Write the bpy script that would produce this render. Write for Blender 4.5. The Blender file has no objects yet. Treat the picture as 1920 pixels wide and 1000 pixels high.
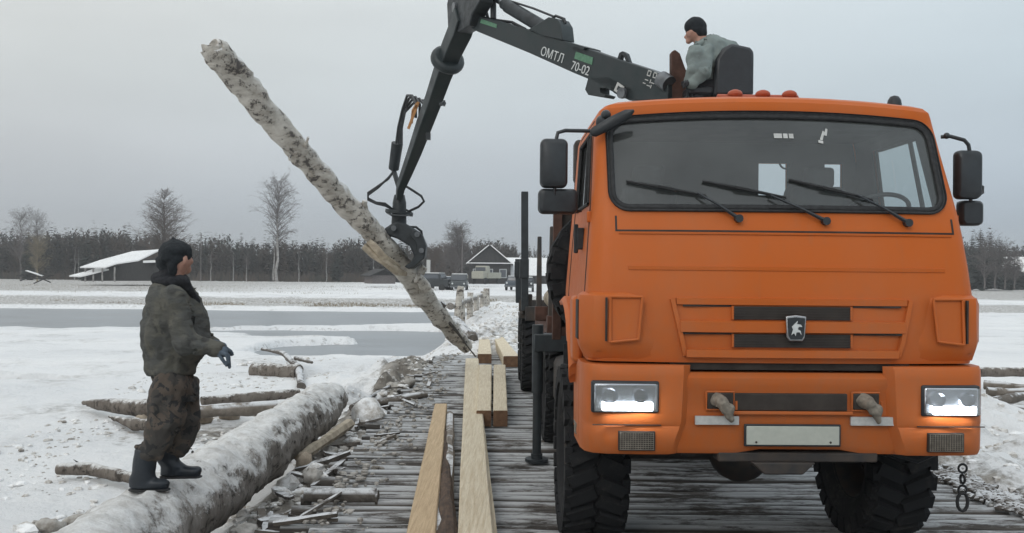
import bpy, bmesh, math, random
import numpy as np
from mathutils import Vector, Matrix, Quaternion
from math import sin, cos, pi, sqrt, atan, radians, atan2
random.seed(7); np.random.seed(7)
S = bpy.context.scene
COL = S.collection

# ------------------------------------------------------------------ camera
FPX = 1700.0; CAMH = 1.93; PITCH = atan(12/FPX); ROLL = radians(.55)
camd = bpy.data.cameras.new('camera'); cam = bpy.data.objects.new('camera', camd); COL.objects.link(cam)
camd.sensor_width = 36; camd.lens = 36*FPX/1920; camd.clip_start = .05; camd.clip_end = 4000
cam.matrix_world = Matrix.Translation((0, 0, CAMH)) @ Matrix.Rotation(pi/2+PITCH, 4, 'X') @ Matrix.Rotation(ROLL, 4, 'Z')
S.camera = cam

# ------------------------------------------------------------------ world, overcast
W = bpy.data.worlds.new('World'); S.world = W; W.use_nodes = True
nt = W.node_tree; nt.nodes.clear()
def wn(t, **k):
    n = nt.nodes.new(t)
    for a, b in k.items(): setattr(n, a, b)
    return n
SUN_EL, SUN_AZ = radians(32), radians(-150)
out = wn('ShaderNodeOutputWorld'); sky = wn('ShaderNodeTexSky'); sky.sky_type = 'NISHITA'; sky.sun_disc = False
sky.sun_elevation = SUN_EL; sky.sun_rotation = SUN_AZ
b1 = wn('ShaderNodeBackground'); b1.inputs[1].default_value = .06; nt.links.new(sky.outputs[0], b1.inputs[0])
tc = wn('ShaderNodeTexCoord'); sx = wn('ShaderNodeSeparateXYZ'); nt.links.new(tc.outputs['Generated'], sx.inputs[0])
ramp = wn('ShaderNodeValToRGB'); nt.links.new(sx.outputs[2], ramp.inputs[0])
e = ramp.color_ramp.elements
e[0].position = 0.0; e[0].color = (.43, .465, .515, 1); e[1].position = 1.0; e[1].color = (1.25, 1.28, 1.32, 1)
for p_, c_ in ((.06, (.475, .515, .565)), (.12, (.585, .62, .655)), (.20, (.69, .73, .745)), (.30, (.80, .83, .83)), (.5, (.97, 1.0, 1.0))):
    q = e.new(p_); q.color = c_+(1,)
mp = wn('ShaderNodeMapping'); mp.inputs['Scale'].default_value = (1.2, 1.2, 5.0); nt.links.new(tc.outputs['Generated'], mp.inputs[0])
nz = wn('ShaderNodeTexNoise'); nz.inputs['Scale'].default_value = 1.6; nz.inputs['Detail'].default_value = 4; nt.links.new(mp.outputs[0], nz.inputs[0])
mr = wn('ShaderNodeMapRange'); mr.inputs[1].default_value = .3; mr.inputs[2].default_value = .7; mr.inputs[3].default_value = .93; mr.inputs[4].default_value = 1.07
nt.links.new(nz.outputs[0], mr.inputs[0])
tint = wn('ShaderNodeMapRange'); tint.inputs[1].default_value = -.6; tint.inputs[2].default_value = .6; nt.links.new(sx.outputs[0], tint.inputs[0])
tcol = wn('ShaderNodeMix', data_type='RGBA'); nt.links.new(tint.outputs[0], tcol.inputs[0])
tcol.inputs[6].default_value = (1.02, 1.0, .97, 1); tcol.inputs[7].default_value = (.88, .97, 1.04, 1)
m1 = wn('ShaderNodeMix', data_type='RGBA', blend_type='MULTIPLY'); m1.inputs[0].default_value = 1
nt.links.new(ramp.outputs[0], m1.inputs[6]); nt.links.new(tcol.outputs[2], m1.inputs[7])
m2 = wn('ShaderNodeVectorMath', operation='SCALE'); nt.links.new(m1.outputs[2], m2.inputs[0]); nt.links.new(mr.outputs[0], m2.inputs['Scale'])
b2 = wn('ShaderNodeBackground'); b2.inputs[1].default_value = 1.0; nt.links.new(m2.outputs[0], b2.inputs[0])
mx = wn('ShaderNodeMixShader'); mx.inputs[0].default_value = .95
nt.links.new(b1.outputs[0], mx.inputs[1]); nt.links.new(b2.outputs[0], mx.inputs[2]); nt.links.new(mx.outputs[0], out.inputs[0])
sd = bpy.data.lights.new('sun', 'SUN'); sd.energy = .7; sd.angle = radians(25); sd.color = (1, .97, .93)
so = bpy.data.objects.new('sun', sd); COL.objects.link(so)
so.rotation_euler = (pi/2-SUN_EL, 0, radians(-25)); so.location = (-5, -10, 20)
V = S.view_settings; V.view_transform = 'Standard'; V.look = 'None'; V.exposure = 0; V.gamma = 1; V.use_curve_mapping = False
S.cycles.volume_step_rate = 10

# ------------------------------------------------------------------ pixel helpers (photo pixel -> real place)
def ray(px, py):
    u = (px-960)/FPX; v = -(py-500)/FPX
    c, s = cos(ROLL), sin(ROLL)
    u2 = u*c - v*s; v2 = u*s + v*c
    return Vector((u2, cos(PITCH)-v2*sin(PITCH), sin(PITCH)+v2*cos(PITCH)))
def P(px, py, d):
    r = ray(px, py); return Vector((0, 0, CAMH)) + r*(d/r.y)
def G(px, py, z):                       # on a horizontal level z
    r = ray(px, py); return Vector((0, 0, CAMH)) + r*((z-CAMH)/r.z)
def PL(px, py, p0, n):                  # on any plane
    r = ray(px, py); c = Vector((0, 0, CAMH)); return c + r*((p0-c).dot(n)/r.dot(n))
TX, TY, YAW = 1.71, 5.6, radians(1.2)
TM = Matrix.Translation((TX, TY, 0)) @ Matrix.Rotation(YAW, 4, 'Z'); TI = TM.inverted()
def Q(px, py, ly):                      # truck-local point at local depth ly
    n = TM.to_3x3() @ Vector((0, 1, 0)); p0 = TM @ Vector((0, ly, 0))
    return TI @ PL(px, py, p0, n)

# ------------------------------------------------------------------ noise in numpy
_rt = np.random.RandomState(3).rand(256, 256)
def vnoise(x, y):
    xi = np.floor(x).astype(int); yi = np.floor(y).astype(int); fx = x-xi; fy = y-yi
    fx = fx*fx*(3-2*fx); fy = fy*fy*(3-2*fy)
    a = _rt[xi & 255, yi & 255]; b = _rt[(xi+1) & 255, yi & 255]; c = _rt[xi & 255, (yi+1) & 255]; d = _rt[(xi+1) & 255, (yi+1) & 255]
    return (a*(1-fx)+b*fx)*(1-fy)+(c*(1-fx)+d*fx)*fy
def fbm(x, y, o=4):
    r = 0; a = .5
    for i in range(o): r = r+a*(vnoise(x*2**i+17*i, y*2**i+31*i)-.5); a *= .5
    return r*2
def sst(a, b, x):
    t = np.clip((x-a)/(b-a), 0, 1); return t*t*(3-2*t)

# ------------------------------------------------------------------ materials
MAT = {}
class NT:
    def __init__(s, name):
        s.m = bpy.data.materials.new(name); s.m.use_nodes = True; s.t = s.m.node_tree; s.t.nodes.clear()
        s.o = s.n('ShaderNodeOutputMaterial'); s.b = s.n('ShaderNodeBsdfPrincipled'); s.l(s.b.outputs[0], s.o.inputs[0])
        s.tc = s.n('ShaderNodeTexCoord'); MAT[name] = s.m
    def n(s, t, **k):
        n = s.t.nodes.new(t)
        for a, b in k.items(): setattr(n, a, b)
        return n
    def l(s, a, b): s.t.links.new(a, b)
    def noise(s, scale, detail=5, sc=(1, 1, 1), space='Object', rough=.55, dist=0):
        mp = s.n('ShaderNodeMapping'); mp.inputs['Scale'].default_value = sc; s.l(s.tc.outputs[space] if space != 'World' else s.n('ShaderNodeNewGeometry').outputs['Position'], mp.inputs[0])
        z = s.n('ShaderNodeTexNoise'); z.inputs['Scale'].default_value = scale; z.inputs['Detail'].default_value = detail
        z.inputs['Roughness'].default_value = rough; z.inputs['Distortion'].default_value = dist
        s.l(mp.outputs[0], z.inputs[0]); return z.outputs[0]
    def rng(s, v, a, b, c=0., d=1.):
        r = s.n('ShaderNodeMapRange'); s.l(v, r.inputs[0])
        for i, x in enumerate((a, b, c, d)): r.inputs[i+1].default_value = x
        return r.outputs[0]
    def mix(s, f, a, b, mode='MIX'):
        m = s.n('ShaderNodeMix', data_type='RGBA', blend_type=mode)
        for i, x in ((0, f), (6, a), (7, b)):
            if hasattr(x, 'node'): s.l(x, m.inputs[i])
            elif i == 0: m.inputs[0].default_value = x
            else: m.inputs[i].default_value = tuple(x)+(1,)
        return m.outputs[2]
    def math(s, op, a, b=None):
        m = s.n('ShaderNodeMath', operation=op)
        for i, x in enumerate((a, b)):
            if x is None: continue
            if hasattr(x, 'node'): s.l(x, m.inputs[i])
            else: m.inputs[i].default_value = x
        return m.outputs[0]
    def col(s, c):
        if hasattr(c, 'node'): s.l(c, s.b.inputs['Base Color'])
        else: s.b.inputs['Base Color'].default_value = tuple(c)+(1,)
    def set(s, rough=None, metal=None, spec=None, coat=None):
        for k, v in (('Roughness', rough), ('Metallic', metal), ('Specular IOR Level', spec), ('Coat Weight', coat)):
            if v is None: continue
            if hasattr(v, 'node'): s.l(v, s.b.inputs[k])
            else: s.b.inputs[k].default_value = v
        return s
    def bump(s, h, st=.5, dist=.01):
        b = s.n('ShaderNodeBump'); b.inputs['Strength'].default_value = st; b.inputs['Distance'].default_value = dist
        s.l(h, b.inputs['Height']); s.l(b.outputs[0], s.b.inputs['Normal']); return s
    def up(s):
        g = s.n('ShaderNodeNewGeometry'); x = s.n('ShaderNodeSeparateXYZ'); s.l(g.outputs['Normal'], x.inputs[0]); return x.outputs[2]
    def pos(s):
        g = s.n('ShaderNodeNewGeometry'); x = s.n('ShaderNodeSeparateXYZ'); s.l(g.outputs['Position'], x.inputs[0]); return x.outputs
    def rand(s): return s.n('ShaderNodeObjectInfo').outputs['Random']

SNOW = (.83, .83, .825)
def simple(name, col, rough=.6, metal=0, var=.35, scale=8, bump=.0, spec=.5, coat=0, sc=(1, 1, 1), col2=None):
    k = NT(name); z = k.noise(scale, 6, sc)
    c2 = col2 if col2 else tuple(c*(1-var) for c in col)
    k.col(k.mix(k.rng(z, .35, .65), col, c2)); k.set(k.rng(z, .3, .7, max(.05, rough-.12), min(1, rough+.12)), metal, spec, coat)
    if bump: k.bump(k.noise(scale*4, 6, sc), bump)
    return k
# snow ground with dirt
k = NT('snow_ground')
p = k.pos()
z1 = k.noise(.55, 7, space='World', rough=.62); z2 = k.noise(5, 8, space='World', rough=.7); z3 = k.noise(.12, 4, (1, 2.6, 1), space='World')
dirtA = k.math('MULTIPLY', k.rng(z1, .52, .66), k.rng(z2, .42, .62))
at = k.n('ShaderNodeAttribute'); at.attribute_name = 'dirt'
dm = k.math('MULTIPLY', k.rng(k.math('ADD', z2, k.math('MULTIPLY', at.outputs['Fac'], .62)), .62, .82), k.rng(at.outputs['Fac'], .02, .2))
f = k.math('MAXIMUM', k.math('MULTIPLY', dirtA, .60), dm)
dc = k.mix(k.rng(k.noise(3, 6, space='World'), .4, .6), (.36, .335, .30), (.15, .135, .115))
sn = k.mix(k.rng(z3, .35, .65), SNOW, (.74, .745, .75))
k.col(k.mix(f, sn, dc)); k.set(k.rng(f, 0, 1, .62, .85), spec=.3)
k.bump(k.math('ADD', k.noise(14, 8, space='World', rough=.7), k.math('MULTIPLY', k.noise(2.2, 5, space='World'), 2.4)), .9, .06)
# river ice / water
k = NT('river_water'); z = k.noise(.25, 5, (1, 3, 1), space='World')
k.col(k.mix(k.rng(z, .35, .65), (.17, .185, .2), (.25, .27, .29))); k.set(k.rng(z, .3, .7, .28, .42), spec=.45)
k.bump(k.noise(3, 4, space='World'), .05, .02)
# truck orange paint
def paint(name, base, dirtamt, r=.36):
    k = NT(name); z = k.noise(1.3, 6, (1, 1, .6)); zz = k.noise(22, 7, (1, 1, .5), rough=.7)
    x = k.n('ShaderNodeSeparateXYZ'); k.l(k.tc.outputs['Object'], x.inputs[0])
    low = k.rng(x.outputs[2], 2.1, .8, 0, 1)
    d = k.math('MULTIPLY', k.math('ADD', k.rng(z, .38, .7, 0, .55), k.math('MULTIPLY', low, .5)), k.rng(zz, .3, .7, .35, 1))
    d = k.math('MULTIPLY', d, dirtamt)
    fade = k.mix(k.rng(z, .3, .7), base, tuple(min(1, c*1.08+.01) for c in base))
    sk = k.noise(6, 5, (3.5, 3.5, .25)); d2 = k.math('MULTIPLY', k.rng(sk, .52, .7), .12*dirtamt*2)
    k.col(k.mix(k.math('MAXIMUM', d, d2), fade, (.25, .14, .08))); k.set(k.rng(zz, .3, .7, r, r+.16), spec=.2)
    k.bump(k.noise(1.8, 3), .08, .02); return k
paint('orange_paint', (.485, .104, .011), .65, .38)
paint('orange_red_paint', (.36, .07, .03), .8)
k = simple('dark_mesh', (.035, .026, .02), .7)
k = simple('black_rubber', (.018, .018, .019), .75, var=.2, scale=30)
# tyre with mud
k = NT('tyre_rubber'); z = k.noise(4, 8, rough=.7); zz = k.noise(24, 8, rough=.7)
f = k.math('MULTIPLY', k.rng(z, .5, .66), k.rng(zz, .4, .65, 0, .8))
k.col(k.mix(f, (.014, .0145, .016), (.06, .055, .05))); k.set(.85, spec=.3); k.bump(zz, .3, .01)
simple('black_plastic', (.022, .026, .03), .45, var=.3, scale=14)
simple('crane_paint', (.020, .030, .032), .45, var=.45, scale=5, col2=(.034, .040, .042), bump=.1, spec=.35)
simple('crane_dark', (.02, .026, .03), .5, var=.4, scale=9)
simple('chassis_metal', (.022, .021, .021), .7, var=.4, scale=9, col2=(.06, .045, .036))
simple('rust_metal', (.085, .034, .02), .75, var=.5, scale=7, bump=.2)
simple('bright_metal', (.55, .56, .58), .3, 1, .3)
simple('steel', (.2, .21, .22), .45, .7, .4)
simple('hose_rubber', (.02, .022, .025), .5)
simple('brass', (.42, .2, .07), .5, .3, .4)
simple('green_sticker', (.1, .23, .14), .5, var=.25, scale=25)
simple('white_print', (.62, .64, .63), .5, var=.2, scale=40)
simple('label_grey', (.5, .5, .48), .5, var=.2, scale=30)
simple('plate_face', (.44, .455, .40), .45, var=.1, scale=20)
simple('cab_interior', (.035, .04, .042), .85, var=.3, scale=5)
simple('seat_fabric', (.05, .056, .06), .9, var=.4, scale=8)
simple('seat_vinyl', (.02, .022, .026), .4, var=.3, scale=9, bump=.2)
simple('paper', (.6, .6, .58), .7, var=.1)
simple('chrome', (.45, .45, .45), .35, 1, .3)
simple('mud_metal', (.24, .21, .17), .8, var=.4, scale=30, bump=.3)
simple('skin', (.42, .23, .17), .55, var=.2, scale=18)
simple('hat_wool', (.012, .016, .02), .95, var=.3, scale=60, bump=.5)
simple('collar_fur', (.014, .015, .019), .95, var=.3, scale=60, bump=.7)
k = NT('jacket_grey'); z = k.noise(5, 5, dist=.7); zb = k.noise(10, 4, dist=.6)
c = k.mix(k.rng(z, .44, .56), (.108, .104, .088), (.080, .081, .076)); k.col(k.mix(k.rng(zb, .54, .64), c, (.056, .056, .052))); k.set(.92, spec=.2); k.bump(k.noise(8, 7, (1, 1, 2.2)), .8, .04)
k = simple('jacket_pale', (.21, .25, .235), .9, var=.3, scale=5, col2=(.15, .18, .175)); k.bump(k.noise(9, 6), .5, .03)
k = NT('camouflage_cloth'); z = k.noise(9, 3, dist=.6); zb = k.noise(13, 3, dist=.8)
c = k.mix(k.rng(z, .48, .52), (.05, .045, .04), (.082, .064, .05)); k.col(k.mix(k.rng(zb, .55, .58), c, (.022, .022, .022))); k.set(.9); k.bump(k.noise(14, 6, (1, 1, .6)), .5, .03)
simple('boot_rubber', (.018, .024, .032), .5, var=.3, scale=12)
simple('glove_cloth', (.085, .11, .14), .9, var=.3, scale=30, bump=.4)
simple('dark_cloth', (.03, .03, .034), .9)
# glass
def glassmat(name, dust, op, tintc=(.78, .84, .84)):
    k = NT(name); k.t.nodes.remove(k.b)
    tr = k.n('ShaderNodeBsdfTransparent'); tr.inputs[0].default_value = tintc+(1,)
    gl = k.n('ShaderNodeBsdfGlossy'); gl.inputs['Roughness'].default_value = .02
    df = k.n('ShaderNodeBsdfDiffuse'); df.inputs[0].default_value = (.30, .31, .30, 1)
    ge = k.n('ShaderNodeNewGeometry'); vd = k.n('ShaderNodeVectorMath', operation='DOT_PRODUCT'); k.l(ge.outputs['Normal'], vd.inputs[0]); k.l(ge.outputs['Incoming'], vd.inputs[1])
    frv = k.math('ADD', k.math('MULTIPLY', k.math('POWER', k.math('SUBTRACT', 1.0, k.math('ABSOLUTE', vd.outputs['Value'])), 5.0), .9), .07)
    a = k.n('ShaderNodeMixShader'); b = k.n('ShaderNodeMixShader')
    z = k.noise(3, 6, (1, 1, 1), rough=.6)
    k.l(k.rng(z, .3, .7, dust*.7, dust*1.3), a.inputs[0]); k.l(tr.outputs[0], a.inputs[1]); k.l(df.outputs[0], a.inputs[2])
    k.l(k.math('MULTIPLY', frv, op), b.inputs[0]); k.l(a.outputs[0], b.inputs[1]); k.l(gl.outputs[0], b.inputs[2]); k.l(b.outputs[0], k.o.inputs[0])
glassmat('windscreen_glass', .14, .9); glassmat('side_glass', .05, 1.0); glassmat('lamp_glass', .34, 1.4, (.95, .97, 1))
k = simple('reflector', (.75, .77, .8), .12, 1, .1)
k = NT('led_light'); k.b.inputs['Emission Color'].default_value = (.93, .97, 1, 1); k.b.inputs['Emission Strength'].default_value = 30; k.col((.9, .9, .9))
simple('far_glass', (.10, .11, .125), .15, 0, .3, .5)
# woods
def wood(name, c1, c2, sc, scale=1.0, fsc=(1, 1, 1), snow=0., snowlo=.35, bumpst=.5, rnd=.25, rough=.85, frost=(.60, .61, .62)):
    k = NT(name); z = k.noise(6*scale, 8, sc, rough=.65); zf = k.noise(26*scale, 6, sc, rough=.7)
    c = k.mix(k.rng(z, .35, .65), c1, c2)
    c = k.mix(k.rng(zf, .5, .75, 0, .6), c, tuple(x*.45 for x in c1))
    if rnd: 
        v = k.rng(k.rand(), 0, 1, 1-rnd, 1+rnd); vm = k.n('ShaderNodeVectorMath', operation='SCALE'); k.l(c, vm.inputs[0]); k.l(v, vm.inputs['Scale']); c = vm.outputs[0]
    if snow:
        ns = k.noise(3.2, 8, fsc, space='World', rough=.75); nb = k.noise(.8, 4, space='World')
        lim = k.rng(k.math('ADD', k.math('MULTIPLY', ns, .75), k.math('MULTIPLY', nb, .25)), .5-.12*snow, .58-.1*snow)
        f = k.math('MULTIPLY', k.rng(k.up(), snowlo, snowlo+.35), lim)
        c = k.mix(f, c, frost)
    k.col(c); k.set(rough, spec=.3); k.bump(k.math('ADD', z, k.math('MULTIPLY', zf, .7)), bumpst, .02); return k
wood('deck_wood', (.115, .102, .09), (.045, .04, .036), (.5, 7, 7), 1, (.5, 2.4, 2.4), .62, .55, .9, .55, frost=(.50, .51, .515))
wood('old_wood', (.19, .165, .14), (.10, .085, .07), (1, 1, 1), 1, snow=.35, snowlo=.4, bumpst=.7, rnd=.3)
wood('dirty_wood', (.13, .115, .10), (.06, .052, .045), (1, 1, 1), 1.4, snow=.6, snowlo=.3, bumpst=.8, rnd=.4)
k = wood('fresh_wood', (.73, .65, .50), (.55, .45, .31), (7, .3, 7), 1.3, snow=0, bumpst=.5, rnd=.08, rough=.75)
k = wood('fresh_wood_tan', (.57, .43, .27), (.42, .30, .18), (7, .3, 7), 1.3, snow=0, bumpst=.5, rnd=.05, rough=.7)
k = wood('end_grain', (.22, .125, .07), (.13, .07, .042), (3, 3, 3), 1, snow=0, bumpst=.3, rnd=.15)
k = wood('brown_bark', (.13, .085, .06), (.05, .037, .03), (3, .8, 3), 1.5, snow=0, snowlo=.2, bumpst=.9, rnd=.1)
# birch log bark: pale with dark scars, snowy side
def bark(name, axis, c1, c2, dark, snow, darkamt=(.56, .68)):
    k = NT(name); sc = [1.3, 1.3, 1.3]; sc[axis] = 3.0
    z = k.noise(2.2, 8, tuple(sc), rough=.7, dist=.4); zf = k.noise(11, 8, rough=.75); zp = k.noise(1.3, 3)
    c = k.mix(k.rng(z, .38, .62), c1, c2); f = k.math('MULTIPLY', k.rng(k.math('ADD', k.math('MULTIPLY', z, .4), k.math('MULTIPLY', zf, .6)), .525, .565), .95)
    c = k.mix(f, c, dark)
    if snow:
        ns = k.noise(7, 9, space='World', rough=.8); nl = k.noise(1.6, 4, space='World')
        sc_ = k.mix(k.rng(k.noise(9, 8, space='World', rough=.75), .4, .62), (.78, .78, .77), (.56, .545, .52))
        c = k.mix(k.math('MULTIPLY', k.rng(k.math('ADD', k.math('ADD', k.up(), k.math('MULTIPLY', k.math('SUBTRACT', ns, .5), 3.2)), k.math('MULTIPLY', k.math('SUBTRACT', nl, .5), 1.2)), snow-.06, snow+.3), .93), c, sc_)
    k.col(c); k.set(.85, spec=.3); k.bump(k.math('ADD', zf, k.math('MULTIPLY', z, 1.5)), .8, .03)
bark('birch_log_bark', 2, (.60, .565, .51), (.33, .295, .25), (.085, .075, .07), .42)
bark('snowy_log_bark', 1, (.30, .275, .25), (.18, .16, .14), (.06, .052, .046), .34)
bark('grey_log_bark', 0, (.20, .175, .15), (.12, .10, .085), (.05, .042, .035), .75)
simple('split_wood', (.46, .39, .29), .8, var=.4, scale=9, bump=.5, col2=(.27, .22, .165))
k = NT('dirty_snow'); z = k.noise(5, 8, rough=.7); k.col(k.mix(k.rng(z, .42, .62), SNOW, (.38, .345, .30))); k.set(.8, spec=.3); k.bump(k.noise(13, 7), .8, .03)
k = NT('mud_clod'); z = k.noise(5, 8, rough=.7); k.col(k.mix(k.rng(z, .4, .62), (.44, .42, .39), (.20, .18, .155)))
k.set(.9, spec=.2); k.bump(k.noise(13, 7), .9, .03)
k = NT('brown_stone'); z = k.noise(5, 8, rough=.7); k.col(k.mix(k.rng(z, .4, .65), (.36, .30, .23), (.2, .16, .12))); k.set(.85); k.bump(k.noise(13, 7), .6, .03)
simple('twig_brown', (.13, .10, .085), .9, var=.4); simple('twig_grey', (.17, .15, .145), .9, var=.4)
simple('birch_white', (.40, .385, .37), .9, var=.5, scale=3)
simple('spruce_green', (.022, .03, .024), .9, var=.4, scale=.6); simple('dry_grass', (.30, .25, .17), .9, var=.4, scale=1)
k = NT('forest_mix'); r = k.noise(.35, 4, (1, 1, .12), 'World'); k.col(k.mix(k.rng(r, .4, .6), (.098, .076, .062), (.040, .042, .038))); k.set(.95, spec=.1)
simple('roof_snow', SNOW, .8, var=.08, scale=2); simple('old_log_wall', (.028, .026, .026), .9, var=.4, scale=2, sc=(1, 1, 12))
simple('grey_boards', (.042, .041, .041), .9, var=.5, scale=2, sc=(8, 8, 1)); simple('white_trim', (.5, .52, .52), .8, var=.2)
simple('car_dark', (.025, .03, .033), .4, var=.2); simple('car_grey', (.07, .08, .085), .4, var=.3); simple('van_cream', (.36, .35, .29), .5, var=.2); simple('car_blue', (.07, .09, .11), .35, var=.2)

# ------------------------------------------------------------------ mesh builder
def basis(d):
    d = d.normalized(); a = Vector((0, 0, 1)) if abs(d.z) < .9 else Vector((1, 0, 0))
    x = a.cross(d).normalized(); return x, d.cross(x).normalized(), d
class MB:
    def __init__(s): s.v = []; s.f = []; s.mi = []; s.cur = 0
    def add(s, vs, fs):
        o = len(s.v); s.v += [tuple(v) for v in vs]; s.f += [tuple(i+o for i in f) for f in fs]; s.mi += [s.cur]*len(fs); return s
    def box(s, c, sz, M=None, taper=1.0):
        x, y, z = [q/2 for q in sz]; vs = []
        for dz, t in ((-z, 1.), (z, taper)):
            for dx, dy in ((-x, -y), (x, -y), (x, y), (-x, y)): vs.append(Vector((dx*t, dy*t, dz)))
        if M is not None: vs = [M @ v for v in vs]
        c = Vector(c); return s.add([v+c for v in vs], [(0, 3, 2, 1), (4, 5, 6, 7), (0, 1, 5, 4), (1, 2, 6, 5), (2, 3, 7, 6), (3, 0, 4, 7)])
    def cyl(s, a, b, r0, r1=None, n=12, cap=True):
        return s.tube([a, b], [r0, r0 if r1 is None else r1], n, cap)
    def tube(s, pts, rad, n=8, cap=True, jit=0, up=None):
        pts = [Vector(p) for p in pts]
        if not hasattr(rad, '__len__'): rad = [rad]*len(pts)
        vs = []; x = None
        for i, p in enumerate(pts):
            d = (pts[min(i+1, len(pts)-1)]-pts[max(i-1, 0)])
            if d.length < 1e-9: d = Vector((0, 0, 1))
            d.normalize()
            if x is None: x, y, _ = basis(d)
            else:
                x = (x-d*x.dot(d)).normalized(); y = d.cross(x)
            for j in range(n):
                a = 2*pi*j/n; r = rad[i]*(1+(random.uniform(-jit, jit) if jit else 0)); vs.append(p+(x*cos(a)+y*sin(a))*r)
        fs = [(i*n+j, i*n+(j+1) % n, (i+1)*n+(j+1) % n, (i+1)*n+j) for i in range(len(pts)-1) for j in range(n)]
        if cap: fs += [tuple(range(n-1, -1, -1)), tuple((len(pts)-1)*n+j for j in range(n))]
        return s.add(vs, fs)
    def prism(s, poly, h, M=None):     # poly in (x,y), extruded along z, symmetric
        n = len(poly); vs = [Vector((x, y, -h/2)) for x, y in poly]+[Vector((x, y, h/2)) for x, y in poly]
        if M is not None: vs = [M @ v for v in vs]
        return s.add(vs, [tuple(range(n-1, -1, -1)), tuple(range(n, 2*n))]+[(i, (i+1) % n, n+(i+1) % n, n+i) for i in range(n)])
    def ext(s, pts, vec):              # planar polygon of 3D points pushed along vec
        pts = [Vector(p) for p in pts]; vec = Vector(vec); n = len(pts)
        return s.add(pts+[p+vec for p in pts], [tuple(range(n-1, -1, -1)), tuple(range(n, 2*n))]+[(i, (i+1) % n, n+(i+1) % n, n+i) for i in range(n)])
    def sph(s, c, r, nu=12, nv=8, M=None, jit=0):
        r = Vector(r) if hasattr(r, '__len__') else Vector((r, r, r)); c = Vector(c)
        vs = [Vector((0, 0, -1))]
        for i in range(1, nv):
            t = pi*i/nv-pi/2
            for j in range(nu): vs.append(Vector((cos(t)*cos(2*pi*j/nu), cos(t)*sin(2*pi*j/nu), sin(t))))
        vs.append(Vector((0, 0, 1)))
        vs = [v*(1+random.uniform(-jit, jit)) for v in vs]
        vs = [Vector((v.x*r.x, v.y*r.y, v.z*r.z)) for v in vs]
        if M is not None: vs = [M @ v for v in vs]
        fs = [(0, 1+(j+1) % nu, 1+j) for j in range(nu)]
        for i in range(nv-2): fs += [(1+i*nu+j, 1+i*nu+(j+1) % nu, 1+(i+1)*nu+(j+1) % nu, 1+(i+1)*nu+j) for j in range(nu)]
        L = len(vs)-1; fs += [(L, 1+(nv-2)*nu+j, 1+(nv-2)*nu+(j+1) % nu) for j in range(nu)]
        return s.add([v+c for v in vs], fs)
    def lathe(s, prof, n=24, M=None, closed=False):   # prof (r, h) around z
        vs = [Vector((r*cos(2*pi*j/n), r*sin(2*pi*j/n), h)) for r, h in prof for j in range(n)]
        if M is not None: vs = [M @ v for v in vs]
        m = len(prof); R = m if closed else m-1
        return s.add(vs, [(i*n+j, i*n+(j+1) % n, ((i+1) % m)*n+(j+1) % n, ((i+1) % m)*n+j) for i in range(R) for j in range(n)])
    def grid(s, rows):
        m = len(rows[0]); vs = [v for r in rows for v in r]
        return s.add(vs, [(i*m+j, i*m+j+1, (i+1)*m+j+1, (i+1)*m+j) for i in range(len(rows)-1) for j in range(m-1)])
    def loft(s, rings, cap=True):
        n = len(rings[0]); vs = [v for r in rings for v in r]
        fs = [(i*n+j, i*n+(j+1) % n, (i+1)*n+(j+1) % n, (i+1)*n+j) for i in range(len(rings)-1) for j in range(n)]
        if cap: fs += [tuple(range(n-1, -1, -1)), tuple((len(rings)-1)*n+j for j in range(n))]
        return s.add(vs, fs)
    def rcone(s, a, b, r0, r1=None, n=12, flat=None):  # capsule with two radii; flat=(vec, factor) squashes
        a = Vector(a); b = Vector(b); r1 = r0 if r1 is None else r1; d = (b-a)
        if d.length < 1e-6: d = Vector((0, 0, 1e-4))
        u = d.normalized(); pts = []; rr = []
        for t in (90, 65, 40, 15): pts.append(a-u*r0*sin(radians(t))); rr.append(max(.001, r0*cos(radians(t))))
        for t in (0, .33, .66, 1): pts.append(a+d*t); rr.append(r0+(r1-r0)*t)
        for t in (15, 40, 65, 90): pts.append(b+u*r1*sin(radians(t))); rr.append(max(.001, r1*cos(radians(t))))
        o = len(s.v); s.tube(pts, rr, n)
        if flat:
            ax = Vector(flat[0]).normalized(); c = (a+b)/2
            for i in range(o, len(s.v)):
                v = Vector(s.v[i]); k_ = (v-a).dot(ax)-((v-a).dot(u))*(u.dot(ax)); s.v[i] = tuple(v-ax*k_*(1-flat[1]))
        return s
def mesh_of(mb, name, mats, smooth=35):
    me = bpy.data.meshes.new(name); me.from_pydata(mb.v, [], mb.f)
    for m in (mats if isinstance(mats, (list, tuple)) else [mats]): me.materials.append(MAT[m])
    if any(mb.mi): me.polygons.foreach_set('material_index', mb.mi)
    bm = bmesh.new(); bm.from_mesh(me); bmesh.ops.recalc_face_normals(bm, faces=bm.faces); bm.to_mesh(me); bm.free()
    if smooth: 
        me.polygons.foreach_set('use_smooth', [True]*len(me.polygons)); me.set_sharp_from_angle(angle=radians(smooth))
    me.update(); return me
def obj(name, mb, mats, parent=None, smooth=35, bevel=0, M=None, recalc=True, **props):
    me = mb if isinstance(mb, bpy.types.Mesh) else mesh_of(mb, name, mats, smooth)
    o = bpy.data.objects.new(name, me); COL.objects.link(o)
    if parent is not None: o.parent = parent
    if M is not None: o.matrix_local = M
    if bevel:
        b = o.modifiers.new('bevel', 'BEVEL'); b.width = bevel; b.segments = 2; b.limit_method = 'ANGLE'; b.angle_limit = radians(40)
    for a, b in props.items(): o[a] = b
    return o
def tag(o, label, cat, group=None):
    o['label'] = label; o['category'] = cat
    if group: o['group'] = group
    return o
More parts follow.
